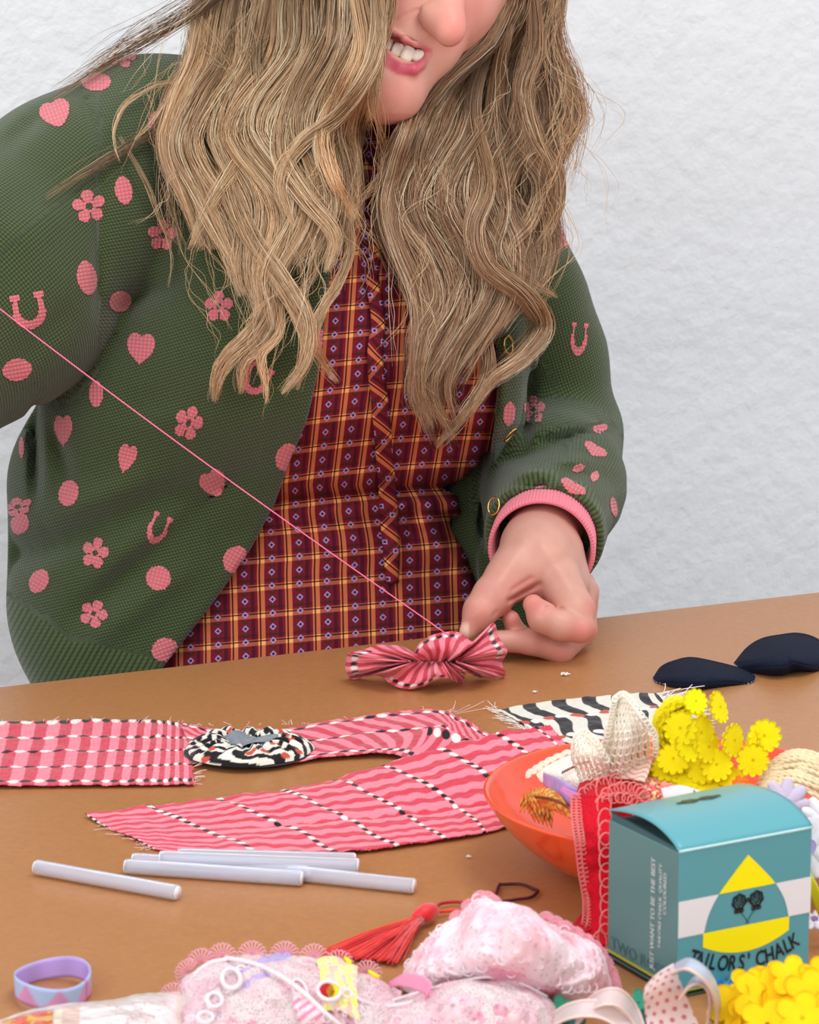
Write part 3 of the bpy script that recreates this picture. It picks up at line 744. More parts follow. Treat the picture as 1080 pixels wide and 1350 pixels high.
m_plaid = plaid_mat('maroon_plaid_cotton')
W = c2w(V)
DRESS = mk('dress', W, Fc, m_plaid, PERS, attrs={'plaid': np.stack([Ux, Vy, 0 * Ux], 1)})
# skirt below the table, down to the floor
ns = 40; yy = np.linspace(yT[-2] if False else -.198, yT[TOR[:, 0] == 2300][0], ns); o_ = np.argsort(yT); na = 96; th = np.linspace(0, 2 * np.pi, na, endpoint=False)
rows = []
for y in yy:
    i = [np.interp(y, yT[o_], q[o_]) for q in ((TOR[:, 1] - 540) / FPX * TOR[:, 3], TOR[:, 2] / FPX * TOR[:, 3], TOR[:, 3], TOR[:, 4])]
    wv = 1 + .05 * np.sin(12 * th) * (yy[0] - y) / .6
    uu_ = (i[1] + .002) * np.cos(th) * wv; vv_ = (i[3] + .002) * np.sin(th) * wv
    rows.append(np.stack([i[0] + uu_ * cy_ - vv_ * sy_, 0 * th + y, i[2] + uu_ * sy_ + vv_ * cy_], 1))
P = c2w(np.array(rows)); P[..., 2] = np.maximum(P[..., 2], .004)
uu_ = np.broadcast_to(th[None] * 9, (ns, na)); vv_ = np.broadcast_to(yy[:, None] * 50, (ns, na))
sk = mk('skirt', P.reshape(-1, 3), gridfaces(ns, na, 0, True), m_plaid, PERS, attrs={'plaid': np.stack([uu_, vv_, 0 * uu_], -1).reshape(-1, 3)})
bvD = None
def bvh_of(W, Fc): return BVHTree.FromPolygons([tuple(v) for v in W], [tuple(int(i) for i in f) for f in Fc])
bvD = bvh_of(W, Fc)
CAMP = Vector((0, 0, TABLE_Z + CAM_H))
def hit(bv, px, py, lift=0.0, default=2.2):
    d = Vector(c2w(CP(px, py, 1.0))) - CAMP; d.normalize()
    loc, nor, idx, dist = bv.ray_cast(CAMP, d)
    if loc is None: return Vector(c2w(CP(px, py, default))), -d, False
    if nor.dot(d) > 0: nor = -nor
    return loc + nor * lift, nor, True
# bias-cut tie hanging down the front
def ribbon_on(bv, pts, wid, lift, name, mat, parent, plaid=None, thick=.0008, n=90, m=7, curl=0.0012):
    C_ = crom(np.array(pts, float), n); tg = np.gradient(C_, axis=0)[:, :2]; tg /= np.linalg.norm(tg, axis=1, keepdims=True)
    G = np.zeros((m, n, 3)); A = np.zeros((m, n, 3)); L_ = np.concatenate([[0], np.cumsum(np.hypot(*np.diff(C_[:, :2], axis=0).T))])
    for i in range(n):
        w_ = C_[i, 2] if C_.shape[1] > 2 else wid
        for j in range(m):
            s = (j / (m - 1) - .5) * w_
            x, y = C_[i, 0] - tg[i, 1] * s, C_[i, 1] + tg[i, 0] * s
            p, nn, ok = hit(bv, x, y, 0.0)
            G[j, i] = np.array(p) - np.array((-.3, 1, -.1)) * (lift + curl * (1 - (2 * j / (m - 1) - 1) ** 2)); A[j, i] = ((L_[i] + s) / 47., (L_[i] - s) / 50., 0)
    for _ in range(6): G[:, 1:-1] = (G[:, :-2] + 2 * G[:, 1:-1] + G[:, 2:]) / 4
    return sheet(name, G[:, ::1], thick, mat, parent, attrs={'plaid': A})
# ---- cardigan
def knit_mat(name, col, dark, per=1.0, rib=False):
    m = bpy.data.materials.new(name); m.use_nodes = True; nt = m.node_tree; N = nt.nodes; L = nt.links; b = N['Principled BSDF']
    b.inputs['Roughness'].default_value = .9; b.inputs['Specular IOR Level'].default_value = .15; b.inputs['Sheen Weight'].default_value = .25
    at = N.new('ShaderNodeAttribute'); at.attribute_name = 'knit'; sp = N.new('ShaderNodeSeparateXYZ'); L.new(at.outputs['Vector'], sp.inputs[0])
    def M(op, a, b_=None):
        n = N.new('ShaderNodeMath'); n.operation = op
        for i, q in enumerate((a, b_)):
            if q is None: continue
            if isinstance(q, (int, float)): n.inputs[i].default_value = q
            else: L.new(q, n.inputs[i])
        return n.outputs[0]
    u, v, rb = sp.outputs
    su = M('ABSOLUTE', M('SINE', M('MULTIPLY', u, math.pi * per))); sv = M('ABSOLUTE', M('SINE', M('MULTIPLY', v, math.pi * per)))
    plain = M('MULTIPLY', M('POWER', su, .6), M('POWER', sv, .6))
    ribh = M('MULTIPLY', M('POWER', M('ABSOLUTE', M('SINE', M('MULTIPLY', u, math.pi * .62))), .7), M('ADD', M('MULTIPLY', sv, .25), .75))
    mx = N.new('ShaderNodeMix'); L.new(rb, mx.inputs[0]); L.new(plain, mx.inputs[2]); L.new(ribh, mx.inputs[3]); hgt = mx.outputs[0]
    cm = N.new('ShaderNodeMix'); cm.data_type = 'RGBA'; L.new(hgt, cm.inputs[0]); cm.inputs[6].default_value = (*lin(dark), 1); cm.inputs[7].default_value = (*lin(col), 1)  # gaps between stitches darkened in the colour, like shade in the holes
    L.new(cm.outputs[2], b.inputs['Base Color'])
    bp = N.new('ShaderNodeBump'); bp.inputs['Strength'].default_value = .55; bp.inputs['Distance'].default_value = .0012; L.new(hgt, bp.inputs['Height']); L.new(bp.outputs['Normal'], b.inputs['Normal'])
    return m
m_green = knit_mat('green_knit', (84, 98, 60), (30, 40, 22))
m_pknit = knit_mat('pink_knit', (222, 124, 130), (202, 104, 112), 1.0)

ELEFT = [(455, 150), (448, 250), (440, 330), (430, 400), (424, 470), (405, 555), (385, 602), (362, 665), (330, 725), (283, 792), (215, 880), (150, 960), (110, 1060)]
ERIGHT = [(540, 150), (580, 250), (620, 340), (650, 420), (657, 490), (652, 560), (642, 620), (628, 680), (628, 740), (634, 800), (640, 900), (645, 1060)]
ARM_L = [(205, 195, 2.185, 124), (105, 275, 2.15, 146), (-25, 385, 2.10, 162), (-190, 540, 2.03, 128)]
FOR_L = [(-190, 540, 2.03, 112), (-255, 300, 1.93, 72)]
ARM_R = [(662, 300, 2.30, 76), (700, 400, 2.325, 70), (722, 470, 2.345, 72), (738, 552, 2.355, 74)]
FOR_R = [(738, 582, 2.355, 84), (732, 640, 2.26, 86), (716, 716, 2.145, 79)]
def chain(F, ch, k=.02, shrink=0.0):
    g = None
    for a, b_ in zip(ch[:-1], ch[1:]):
        q = F.cap(Cc(*a[:3]), Cc(*b_[:3]), pxr(a[3], a[2]) - shrink, pxr(b_[3], b_[2]) - shrink); g = q if g is None else smin(g, q, k)
    return g
fc = Field((-.46, -.20, 1.86), (.18, .33, 2.47), .0038)
X, Y, Z, PXg, PYg = fc.X, fc.Y, fc.Z, fc.PX, fc.PY
body = tor(fc, .015, .017)
# loose drape of the left front and back : fuller towards the hem on the image's left
lob = fc.cap(Cc(190, 560, 2.19), Cc(160, 800, 2.215), pxr(150), pxr(150)); lob = smin(lob, fc.cap(Cc(150, 640, 2.25), Cc(160, 780, 2.25), pxr(150), pxr(148)), .03)
bust = smin(fc.ell(Cc(350, 465, 2.142), (.070, .072, .058)), fc.ell(Cc(535, 450, 2.185), (.070, .072, .055)), .02)
body = smin(body, bust, .045); body = smin(body, lob, .05)
sh = smin(fc.cap(Cc(470, 160, 2.20), Cc(215, 165, 2.20), pxr(68), pxr(104)), fc.cap(Cc(500, 180, 2.22), Cc(668, 270, 2.29), pxr(60), pxr(74)), .03)
body = smin(body, sh, .05)
# waist pulled in at the ribbed hem
el = np.interp(PYg, [p[1] for p in ELEFT], [p[0] for p in ELEFT]); er = np.interp(PYg, [p[1] for p in ERIGHT], [p[0] for p in ERIGHT])
frontness = sstep(0.0, .03, (-(X - Cc(400, 500, 2.2)[0]) * sy_ + (2.335 - Z) * cy_))          # 1 in the front half of the body
dl = (PXg - el) / FPX * 2.1; dr_ = (er - PXg) / FPX * 2.1
gap = np.minimum(dl, dr_)                                                          # >0 inside the opening
body = smax(body, (gap * 1.0 - (1 - frontness) * .3).astype(np.float32), .004)
tin = tor(fc, -.004, -.004); tin = smin(tin, bust + .013, .045)
cut = np.maximum(PYg * 0 - tin, -1); body = smax(body, cut, .004)                   # hollow: the dress is inside
# cardigan front-right panel hangs free of the body
pan = fc.cap(Cc(680, 470, 2.235), Cc(676, 640, 2.245), pxr(27), pxr(36)); pan = smin(pan, fc.cap(Cc(676, 640, 2.245), Cc(680, 850, 2.255), pxr(40), pxr(46)), .01)
pan = smin(pan, fc.cap(Cc(652, 620, 2.275), Cc(655, 860, 2.285), pxr(22), pxr(28)), .01)
body = smin(body, pan, .005)
armL = chain(fc, ARM_L); armR = chain(fc, ARM_R); fR = chain(fc, FOR_R); fL = chain(fc, FOR_L)
elb = fc.ell(Cc(782, 562, 2.355), (pxr(26), pxr(20), .03))
slv = smin(smin(armR, fR, .012), elb, .012)
body = smin(body, smin(armL, fL, .02), .0045); body = smin(body, slv, .006)
# folds
def ridge(a, b_, w_, amp, taper=True):
    d_, t_ = segd(PXg, PYg, a, b_); g_ = amp * np.exp(-(d_ / w_) ** 2)
    if taper: g_ = g_ * (np.sin(np.pi * np.clip(t_, .02, .98)) ** .5)
    return g_.astype(np.float32)
nearf = (Z < 2.22)
fo = np.zeros_like(body)
for a, b_, w_, amp in [((128, 410), (132, 300), 7, -.007), ((132, 310), (134, 190), 6, -.006), ((134, 195), (108, 112), 6, -.006), ((135, 415), (250, 360), 14, -.006),
                       ((10, 740), (150, 680), 22, -.015), ((150, 680), (290, 640), 22, -.009), ((60, 700), (200, 625), 20, .010), ((330, 560), (400, 500), 16, .003),
                       ((95, 820), (230, 700), 15, -.010), ((230, 700), (350, 600), 15, -.007), ((120, 770), (250, 660), 18, .008), ((120, 850), (260, 740), 15, .007), ((70, 560), (90, 640), 10, -.008), ((45, 520), (48, 660), 7, -.010), ((200, 430), (380, 400), 20, .003), ((190, 560), (330, 480), 22, .004), ((160, 540), (300, 520), 20, -.004),
                       ((700, 585), (802, 566), 8, -.010), ((660, 610), (760, 580), 9, -.010), ((700, 560), (660, 600), 9, -.006), ((670, 645), (800, 620), 7, -.003), ((668, 665), (805, 655), 7, .003), ((680, 628), (790, 600), 7, .004), ((700, 500), (690, 600), 8, -.008), ((690, 400), (700, 520), 8, -.006),
                       ((0, 200), (80, 130), 12, -.004), ((0, 330), (100, 260), 26, .004), ((20, 480), (100, 400), 16, -.004)]:
    fo += ridge(a, b_, w_, amp) * nearf if a[0] < 500 else ridge(a, b_, w_, amp)
fo += (.0022 * np.sin((PYg - .25 * PXg) / 5.0) * np.exp(-((PXg - 745) / 60) ** 2) * sstep(590, 615, PYg) * sstep(700, 675, PYg)).astype(np.float32)
body = body - fo
# cuffs : cut square at the wrist and hollowed
wdir = Cc(*FOR_R[2][:3]) - Cc(*FOR_R[1][:3]); wdir /= np.linalg.norm(wdir)
wp = Cc(*FOR_R[2][:3]) - wdir * .009
sd = ((X - wp[0]) * wdir[0] + (Y - wp[1]) * wdir[1] + (Z - wp[2]) * wdir[2])
near_w = np.sqrt((X - wp[0]) ** 2 + (Y - wp[1]) ** 2 + (Z - wp[2]) ** 2) < .075
body = np.where(near_w & (sd > -.0), smax(body, sd.astype(np.float32), .003), body)
inner = fc.cap(Cc(732, 640, 2.26), wp + wdir * .05, pxr(86, 2.26) - .012, pxr(79, 2.145) - .0055); body = np.where(near_w | (sd < 0), smax(body, -np.where(sd > -.020, inner, 1), .002), body)
wdl = Cc(*FOR_L[1][:3]) - Cc(*FOR_L[0][:3]); wdl /= np.linalg.norm(wdl); wpl = Cc(*FOR_L[1][:3])
sdl = ((X - wpl[0]) * wdl[0] + (Y - wpl[1]) * wdl[1] + (Z - wpl[2]) * wdl[2]); body = np.where(np.sqrt((X - wpl[0]) ** 2 + (Y - wpl[1]) ** 2 + (Z - wpl[2]) ** 2) < .09, smax(body, sdl, .003), body)
fc.f = body.astype(np.float32)
fc.f[:, 0] = 1
V, Fc = fc.mesh(); V = soften(V, Fc, 2)
px, py = topx(V)
# knit coordinates : rows follow the torso, the sleeves turn with the arm
def axis_uv(V, ch):
    a, b_ = Cc(*ch[0][:3]).astype(float), Cc(*ch[-1][:3]).astype(float); d = b_ - a; L_ = np.linalg.norm(d); d /= L_
    q = V - a; t = q @ d; e1 = np.cross(d, (0, 0, 1)); e1 /= np.linalg.norm(e1); e2 = np.cross(d, e1)
    ang = np.arctan2(q @ e1, -(q @ e2)); return ang, t, np.linalg.norm(q - np.outer(t, d), axis=1)
ST_ = .0023
ku = V[:, 0] / ST_ + .55 * V[:, 1] / ST_; kv = V[:, 1] / ST_ - .25 * V[:, 0] / ST_
def dist_chain(V, ch):
    out = np.full(len(V), 9.)
    for a, b_ in zip(ch[:-1], ch[1:]):
        A_, B_ = Cc(*a[:3]).astype(float), Cc(*b_[:3]).astype(float); d = B_ - A_; t = np.clip(((V - A_) @ d) / (d @ d), 0, 1)
        out = np.minimum(out, np.linalg.norm(V - A_ - t[:, None] * d, axis=1) - (pxr(a[3], a[2]) + t * (pxr(b_[3], b_[2]) - pxr(a[3], a[2]))))
    return out
isL = (dist_chain(V, ARM_L) < .012) & (px < 130 - .0 * py) & (py < 600); isR = (dist_chain(V, FOR_R) < .014) & (py > 560) & (px > 600); isU = (dist_chain(V, ARM_R) < .012) & (px > 700) & (py <= 575)
for msk, ch, rad in ((isL, ARM_L, .075), (isR, FOR_R, .043), (isU, ARM_R, .04)):
    ang, t, r_ = axis_uv(V, ch); ku[msk] = (ang * rad / ST_)[msk]; kv[msk] = (t / ST_)[msk]
rib = np.zeros(len(V))
hem = [(0, 775), (60, 800), (110, 850), (210, 870)]
hy = np.interp(px, [-50, 10, 60, 90, 140, 220, 700], [770, 780, 812, 835, 848, 865, 900]); rib = np.maximum(rib, sstep(0, 6, py - hy) * (px < 640))
ku = np.where((rib > .5) & (px < 640), (px + .55 * (py - 830)) / 5.0, ku); kv = np.where((rib > .5) & (px < 640), py / 5.0, kv)
sdv = (V - wp) @ wdir; cuffm = (sdv > -.019) & (np.linalg.norm(V - wp, axis=1) < .085) & isR; rib[cuffm] = 1
# button band along the openings: fine vertical ribs
W = c2w(V); knit = np.stack([ku, kv, rib], 1)
bvC = bvh_of(W, Fc)
# knitted-in motifs, stitch by stitch
MOT = {'heart': ["..###...###..", ".#####.#####.", "#############", "#############", ".###########.", "..#########..", "..#########..", "...#######...", "....#####....", "....#####....", ".....###.....", "......#......"],
       'oval': ["....####....", "..########..", ".##########.", "############", "############", "############", "############", ".##########.", "..########..", "....####...."],
       'flower': ["....####....", "...######...", ".#.######.##", "####.##.####", "#####..#####", "####.....###", ".###....###.", "..###..####.", ".##########.", ".#####.#####", "..###...###.", "..##....##.."],
       'shoe': ["##......##.", "###.....###", ".##.....##.", "##.......##", "##.......##", "##.......##", "##.......##", "###.....###", ".###...###.", "..#######..", "....###...."]}
MOTS = [('flower', 160, 74, 36, 28, -15), ('oval', 127, 108, 36, 22, 0), ('heart', 74, 151, 38, 34, 20), ('flower', 117, 272, 40, 40, 10), ('oval', 163, 251, 34, 21, -80), ('flower', 214, 310, 36, 38, -5),
        ('oval', 210, 162, 26, 30, 0), ('oval', 114, 366, 24, 42, 10), ('oval', 158, 397, 28, 25, 30), ('shoe', 38, 410, 42, 44, 10), ('oval', 22, 487, 36, 27, 10), ('heart', 186, 460, 34, 38, -5), ('oval', 127, 519, 17, 32, 0),
        ('flower', 289, 404, 34, 38, 0), ('oval', 356, 349, 28, 26, 0), ('shoe', 338, 500, 34, 38, -25), ('flower', 249, 557, 34, 42, -20), ('heart', 84, 568, 22, 38, 0), ('heart', 167, 605, 22, 36, -15), ('oval', 378, 602, 26, 34, -20),
        ('heart', 282, 638, 32, 34, 25), ('oval', 91, 650, 24, 32, -15), ('flower', 24, 668, 36, 22, 15), ('oval', 27, 690, 22, 26, -25), ('shoe', 208, 697, 24, 38, -25), ('flower', 126, 729, 32, 38, -15), ('oval', 209, 762, 30, 30, -15),
        ('oval', 310, 737, 28, 34, -30), ('oval', 52, 766, 22, 30, -30), ('flower', 124, 809, 34, 34, -25), ('oval', 217, 856, 32, 28, 20), ('oval', 420, 452, 16, 34, -20), ('oval', 29, 590, 6, 26, 0),
        ('flower', 742, 307, 15, 40, 0), ('flower', 641, 410, 26, 40, -15), ('shoe', 763, 447, 20, 40, -5), ('flower', 704, 540, 28, 34, 0), ('oval', 671, 545, 14, 30, -5), ('heart', 791, 566, 18, 12, 10),
        ('heart', 784, 594, 30, 14, -30), ('oval', 762, 617, 16, 9, 20), ('oval', 784, 628, 10, 14, -20), ('heart', 755, 643, 34, 14, -30), ('oval', 809, 668, 8, 24, 10)]
def mask_of(nm, nx, ny):
    y, x = np.meshgrid((np.arange(ny) + .5) / ny * 2 - 1, (np.arange(nx) + .5) / nx * 2 - 1, indexing='ij'); rr_ = np.hypot(x, y); th_ = np.arctan2(x, -y)
    if nm == 'oval': return rr_ < 1.0
    if nm == 'heart': X_, Y_ = x * 1.16, -y * 1.12 + .12; return (X_ ** 2 + Y_ ** 2 - 1) ** 3 - X_ ** 2 * Y_ ** 3 < 0
    if nm == 'flower': return (rr_ < .62 + .40 * np.abs(np.cos(2.5 * th_)) ** .7) & (rr_ > .21) & ~((np.abs(np.cos(2.5 * th_)) < .18) & (rr_ > .40))
    a_ = np.abs(x); body_ = (rr_ > .52) & (rr_ < .98) & (y > .05) | (a_ > .55) & (a_ < .95 - .15 * np.clip(-y, 0, 1)) & (y <= .05) & (y > -.8) | (a_ > .45) & (a_ < 1) & (y <= -.72)
    return body_
QV, QF, QK = [], [], []
for nm, cx, cy, w_, h_, ro in MOTS:
    B = mask_of(nm, int(max(6, round(w_ / 1.75))), int(max(6, round(h_ / 1.75)))); nr, nc = B.shape; ca, sa = math.cos(R(-ro)), math.sin(R(-ro)); cache = {}
    def node(i, j):
        if (i, j) not in cache:
            x = (j / nc - .5) * w_ * 1.08; y = (i / nr - .5) * h_ * 1.08 + .5 * (j % 2)
            X_, Y_ = cx + x * ca - y * sa, cy + x * sa + y * ca
            p, nn, ok = hit(bvC, X_, Y_, .00045); cache[(i, j)] = (len(QV), ok, np.array(p)); QV.append(tuple(p)); QK.append((j * .38, i * .38, 0))
        return cache[(i, j)]
    for i, row in enumerate(B):
        for j, c in enumerate(row):
            if not c: continue
            q = [node(i, j), node(i, j + 1), node(i + 1, j + 1), node(i + 1, j)]
            if not all(k[1] for k in q): continue
            pp = np.array([k[2] for k in q])
            if np.linalg.norm(pp[0] - pp[2]) > .012 or np.linalg.norm(pp[1] - pp[3]) > .012: continue
            QF.append([k[0] for k in q][::-1])
QF = np.array(QF); n0 = len(W)
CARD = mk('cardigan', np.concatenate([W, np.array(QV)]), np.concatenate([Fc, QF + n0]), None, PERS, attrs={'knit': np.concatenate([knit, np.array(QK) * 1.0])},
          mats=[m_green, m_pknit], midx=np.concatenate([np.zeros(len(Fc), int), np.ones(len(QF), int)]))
# pink inner cuff showing at the wrist
e1 = np.cross(wdir, (0, 0, 1)); e1 /= np.linalg.norm(e1); e2 = np.cross(wdir, e1)
na = 720; th = np.linspace(0, 2 * np.pi, na, endpoint=False)
prof = [(-.016, .0360), (-.006, .0362), (.006, .0366), (.0215, .0372), (.0240, .0364), (.0235, .0349), (.014, .0337), (-.010, .0335), (-.02, .0335)]
P = np.array([[wp + wdir * (a_) + (e1 * math.cos(t) + e2 * math.sin(t)) * (r_ + .0009 * abs(math.sin(t * 48)) * (1 if k < 5 else 0)) for t in th] for k, (a_, r_) in enumerate(prof)])
m_pink = pm('pink_rib_cuff', (236, 130, 146), .85, .2, bump=('noise', 900, .3, .0005), sheen=.2)
mk('inner_cuff', c2w(P).reshape(-1, 3), gridfaces(len(prof), na, 0, True), m_pink, CARD)
# buttons: small gold rings on the band
m_gold = pm('gold_metal', (214, 176, 96), .22, metal=1.0)
for bx_, by in [(599, 374), (612, 372), (666, 455), (669, 570), (654, 668)]:
    p, nn, ok = hit(bvC, bx_, by, .003)
    a = np.linspace(0, 2 * np.pi, 24, endpoint=False); n_ = np.array(nn); t1 = np.cross(n_, (0, 0, 1)); t1 /= np.linalg.norm(t1); t2 = np.cross(n_, t1)
    mb = MB(); mb.tube(np.array(p) + np.outer(np.cos(a), t1) * .0046 + np.outer(np.sin(a), t2) * .0062, .0008, 8, closed=True, up=tuple(n_)); mb.build('button', m_gold, CARD)
# placket edge seams and buttonholes
def hitlist(bv, pts, lift): return np.array([hit(bv, x, y, lift)[0] for x, y in pts])
# tie, neck ruffle
ribbon_on(bvD, [(486, 232, 13), (500, 300, 15), (488, 360, 16), (497, 420, 18), (492, 470, 20), (499, 530, 22), (505, 600, 22), (510, 660, 22), (514, 720, 22), (516, 768, 14)], 20, .003, 'hanging_tie', m_plaid, DRESS)
ribbon_on(bvD, [(474, 215, 14), (505, 255, 16), (524, 300, 15), (526, 345, 14), (512, 372, 12)], 16, .0045, 'tie_loop', m_plaid, DRESS)
# ---- body : head and neck, hands and forearms (one mesh)
SKIN = lin((222, 164, 146)); ROSY = lin((220, 120, 112)); LIP = lin((204, 82, 104)); GUM = lin((196, 96, 100))
def qc(px, py, z): return Cc(px, py, 2.05 + z * .01)        # z in cm behind the face plane
def pr_(r): return pxr(r, 2.05)
# HEAD
fh = Field((-.095, .13, 1.985), (.100, .47, 2.27), .00165)
D = fh
g = D.ell(Cc(548, -105, 2.145), (.078, .098, .092), 0.35)
g = smin(g, D.cap(qc(560, -30, 7.0), qc(540, 60, 6.0), pr_(84), pr_(50)), .03)
g = smin(g, D.cap(qc(570, 20, 4.0), qc(511, 113, 1.9), pr_(58), pr_(35)), .02)
g = smin(g, D.cap(qc(480, 20, 9.0), qc(505, 105, 3.2), pr_(40), pr_(28)), .02)                    # near jaw line
g = smin(g, D.ell(qc(519, -8, 3.0), (pr_(44), pr_(36), pr_(40)), -.5), .012)                        # near cheek
g = smin(g, D.ell(qc(607, 4, 5.2), (pr_(47), pr_(48), pr_(40))), .012)                            # far cheek
g = smin(g, D.ell(qc(550, 52, 2.6), (pr_(46), pr_(26), pr_(30)), -.6), .012)                       # upper lip mound
g = smin(g, D.cap(qc(478, 50, 4.5), qc(508, 116, 2.0), pr_(42), pr_(33)), .02)
g = smin(g, D.cap(qc(572, 50, 3.2), qc(522, 108, 2.2), pr_(36), pr_(34)), .012)                    # far side of the muzzle
g = smin(g, D.ell(qc(513, 121, 1.5), (pr_(29), pr_(27), pr_(23)), -.6), .02)                       # chin
n_ = D.cap(qc(604, -62, 2.2), qc(591, 22, -.8), pr_(14), pr_(22)); n_ = smin(n_, D.ell(qc(594, 42, -1.5), (pr_(19), pr_(21), pr_(18)), -.6), .010)
n_ = smin(n_, D.ell(qc(567, 20, .1), (pr_(17), pr_(14), pr_(16)), -.6), .012); n_ = smin(n_, D.ell(qc(579, 34, -.4), (pr_(15), pr_(11), pr_(13)), -.65), .010)
g = smin(g, n_, .006)
g = smax(g, -D.ell(qc(574, 44, .1), (pr_(9), pr_(3.5), pr_(9)), -.65), .002)                           # nostril
g = g + (.0016 * np.exp(-(segd(D.PX, D.PY, (552, 14), (506, 34))[0] / 3.0) ** 2)).astype(np.float32) * (D.Z < 2.12)   # smile crease
# brow, eye lids (above the picture)
for ex, ez in ((545, 2.2), (622, 4.2)):
    g = smax(g, -D.ell(qc(ex, -72, ez - 1.2), (pr_(22), pr_(14), pr_(14)), -.5), .008); g = smin(g, D.ell(qc(ex, -72, ez + .3), (pr_(17), pr_(13), pr_(15)), -.5), .002)
g = smin(g, D.cap(qc(530, -98, 2.4), qc(610, -112, 2.6), pr_(20), pr_(20)), .02)
# mouth opening
g = smax(g, -D.ell(qc(531, 62, .8), (pr_(34), pr_(11), pr_(30)), -.44), .003)
g = smax(g, -D.ell(qc(538, 69, 1.0), (pr_(25), pr_(13.5), pr_(32)), -.36), .003)
def chainpx(pts, rr, k=.003):
    o = None
    for (a, b_), (r0, r1) in zip(zip(pts[:-1], pts[1:]), zip(rr[:-1], rr[1:])):
        q = D.cap(qc(*a), qc(*b_), pr_(r0), pr_(r1)); o = q if o is None else smin(o, q, k)
    return o
LOW = [(500, 64, 1.6), (512, 82, .6), (528, 91, 0), (545, 92, -.1), (555, 85, .3), (563, 69, 1.2)]; UPP = [(499, 36, 1.6), (517, 42, .7), (533, 51, .1), (549, 59, .1), (565, 66, .9)]
low = chainpx(LOW, [3.0, 7.0, 8.2, 7.6, 4.6, 1.4]); upp = chainpx(UPP, [2, 3.4, 4.0, 3.6, 2])
g = smin(g, low, .0032); g = smin(g, upp, .003)
# neck and ear
g = smin(g, D.cap(qc(545, 40, 11), qc(468, 250, 13), pr_(62), pr_(64)), .02)
g = smin(g, D.ell(qc(452, -20, 9.5), (pr_(9), pr_(26), pr_(18)), -.3), .006)
D.f = g.astype(np.float32)
Vh, Fh = D.mesh(); Vh = soften(Vh, Fh, 2, .5)
px, py = topx(Vh); front = Vh[:, 2] < 2.14
C = np.tile(SKIN, (len(Vh), 1)) * 1.0
def blend(C, m, col): return C * (1 - m[:, None]) + np.asarray(col) * m[:, None]
C = blend(C, .55 * np.exp(-(((px - 600) / 26) ** 2 + ((py - 36) / 30) ** 2)) * front, ROSY)
C = blend(C, .45 * np.exp(-(((px - 515) / 40) ** 2 + ((py + 5) / 34) ** 2)), ROSY); C = blend(C, .5 * np.exp(-(((px - 625) / 30) ** 2 + ((py - 5) / 34) ** 2)), ROSY)
C = blend(C, .35 * np.exp(-(((px - 515) / 40) ** 2 + ((py - 120) / 30) ** 2)), ROSY); C = blend(C, .4 * np.ones(len(Vh)) * (py > 150), ROSY)
dl_ = polyd(px, py, [(500, 64), (512, 82), (528, 91), (545, 92), (555, 85), (563, 69)]); C = blend(C, sstep(10.5, 6.0, dl_) * front * np.interp(px, [500, 520, 550, 558, 566], [.45, .95, .95, .7, .35]), LIP)
du_ = polyd(px, py, [(499, 36), (517, 42), (533, 51), (549, 59), (566, 66)]); C = blend(C, sstep(5, 2.0, du_) * front * .55, LIP)
inm = (segd(px, py, (505, 55), (558, 72))[0] < 12) & (Vh[:, 2] > 2.066) & front & (dl_ > 8); C[inm] = lin((128, 42, 48))
# HAND (her left), wrist and forearm
def hc(px, py, z): return Cc(px, py, 2.08 + z * .01)
def hr(r): return pxr(r, 2.09)
fhd = Field((.028, -.115, 2.02), (.148, .05, 2.37), .00115); D = fhd
def ch2(pts, k=.003):
    o = None
    for a, b_ in zip(pts[:-1], pts[1:]):
        q = D.cap(hc(*a[:3]), hc(*b_[:3]), hr(a[3]), hr(b_[3])); o = q if o is None else smin(o, q, k)
    return o
arm = ch2([(738, 585, 26, 60), (722, 680, 10, 50), (712, 722, 5.5, 47)], .01)
palm = ch2([(712, 722, 5.5, 47), (716, 745, 3.0, 45), (745, 772, 3.2, 33)], .01)
palm = smin(palm, ch2([(738, 735, 4.5, 33), (768, 785, 5.0, 18)], .01), .010)
palm = smin(palm, ch2([(700, 725, 3.6, 40), (672, 762, 1.8, 29)], .008), .012)
thumb = ch2([(676, 755, 1.8, 31), (650, 786, .6, 26.5), (633, 806, .0, 22), (617, 832, -.3, 11.5)], .004)
palm = smin(palm, thumb, .007)
index = ch2([(738, 765, 1.6, 29), (758, 805, -.2, 25), (765, 828, -1.0, 19)], .005); index = smin(index, ch2([(764, 828, -1.0, 19), (740, 824, -1.4, 20), (716, 814, -1.5, 19.5), (703, 797, -1.0, 13.5)], .004), .0022)
mid = ch2([(762, 780, 4.2, 24), (766, 830, 2.8, 20), (740, 858, 1.2, 17.5)], .005); mid = smin(mid, ch2([(740, 858, 1.2, 17.5), (700, 846, .5, 16.5), (655, 845, .2, 14)], .004), .0022)
ring = ch2([(770, 780, 5.6, 21), (770, 826, 4.8, 16)], .004); ring = smin(ring, ch2([(770, 826, 4.8, 16), (745, 866, 3.0, 11), (705, 845, 2.6, 12), (681, 834, 1.7, 12.5), (674, 816, 1.2, 11.5)], .004), .003)
pinky = ch2([(768, 770, 6.8, 18), (769, 800, 6.8, 15.5), (758, 850, 5.2, 12), (725, 850, 4.6, 10.5)], .004)
g = smin(arm, palm, .012)
for q, k in ((ring, .0035), (pinky, .003), (mid, .0030), (index, .0032)): g = smin(g, q, k)
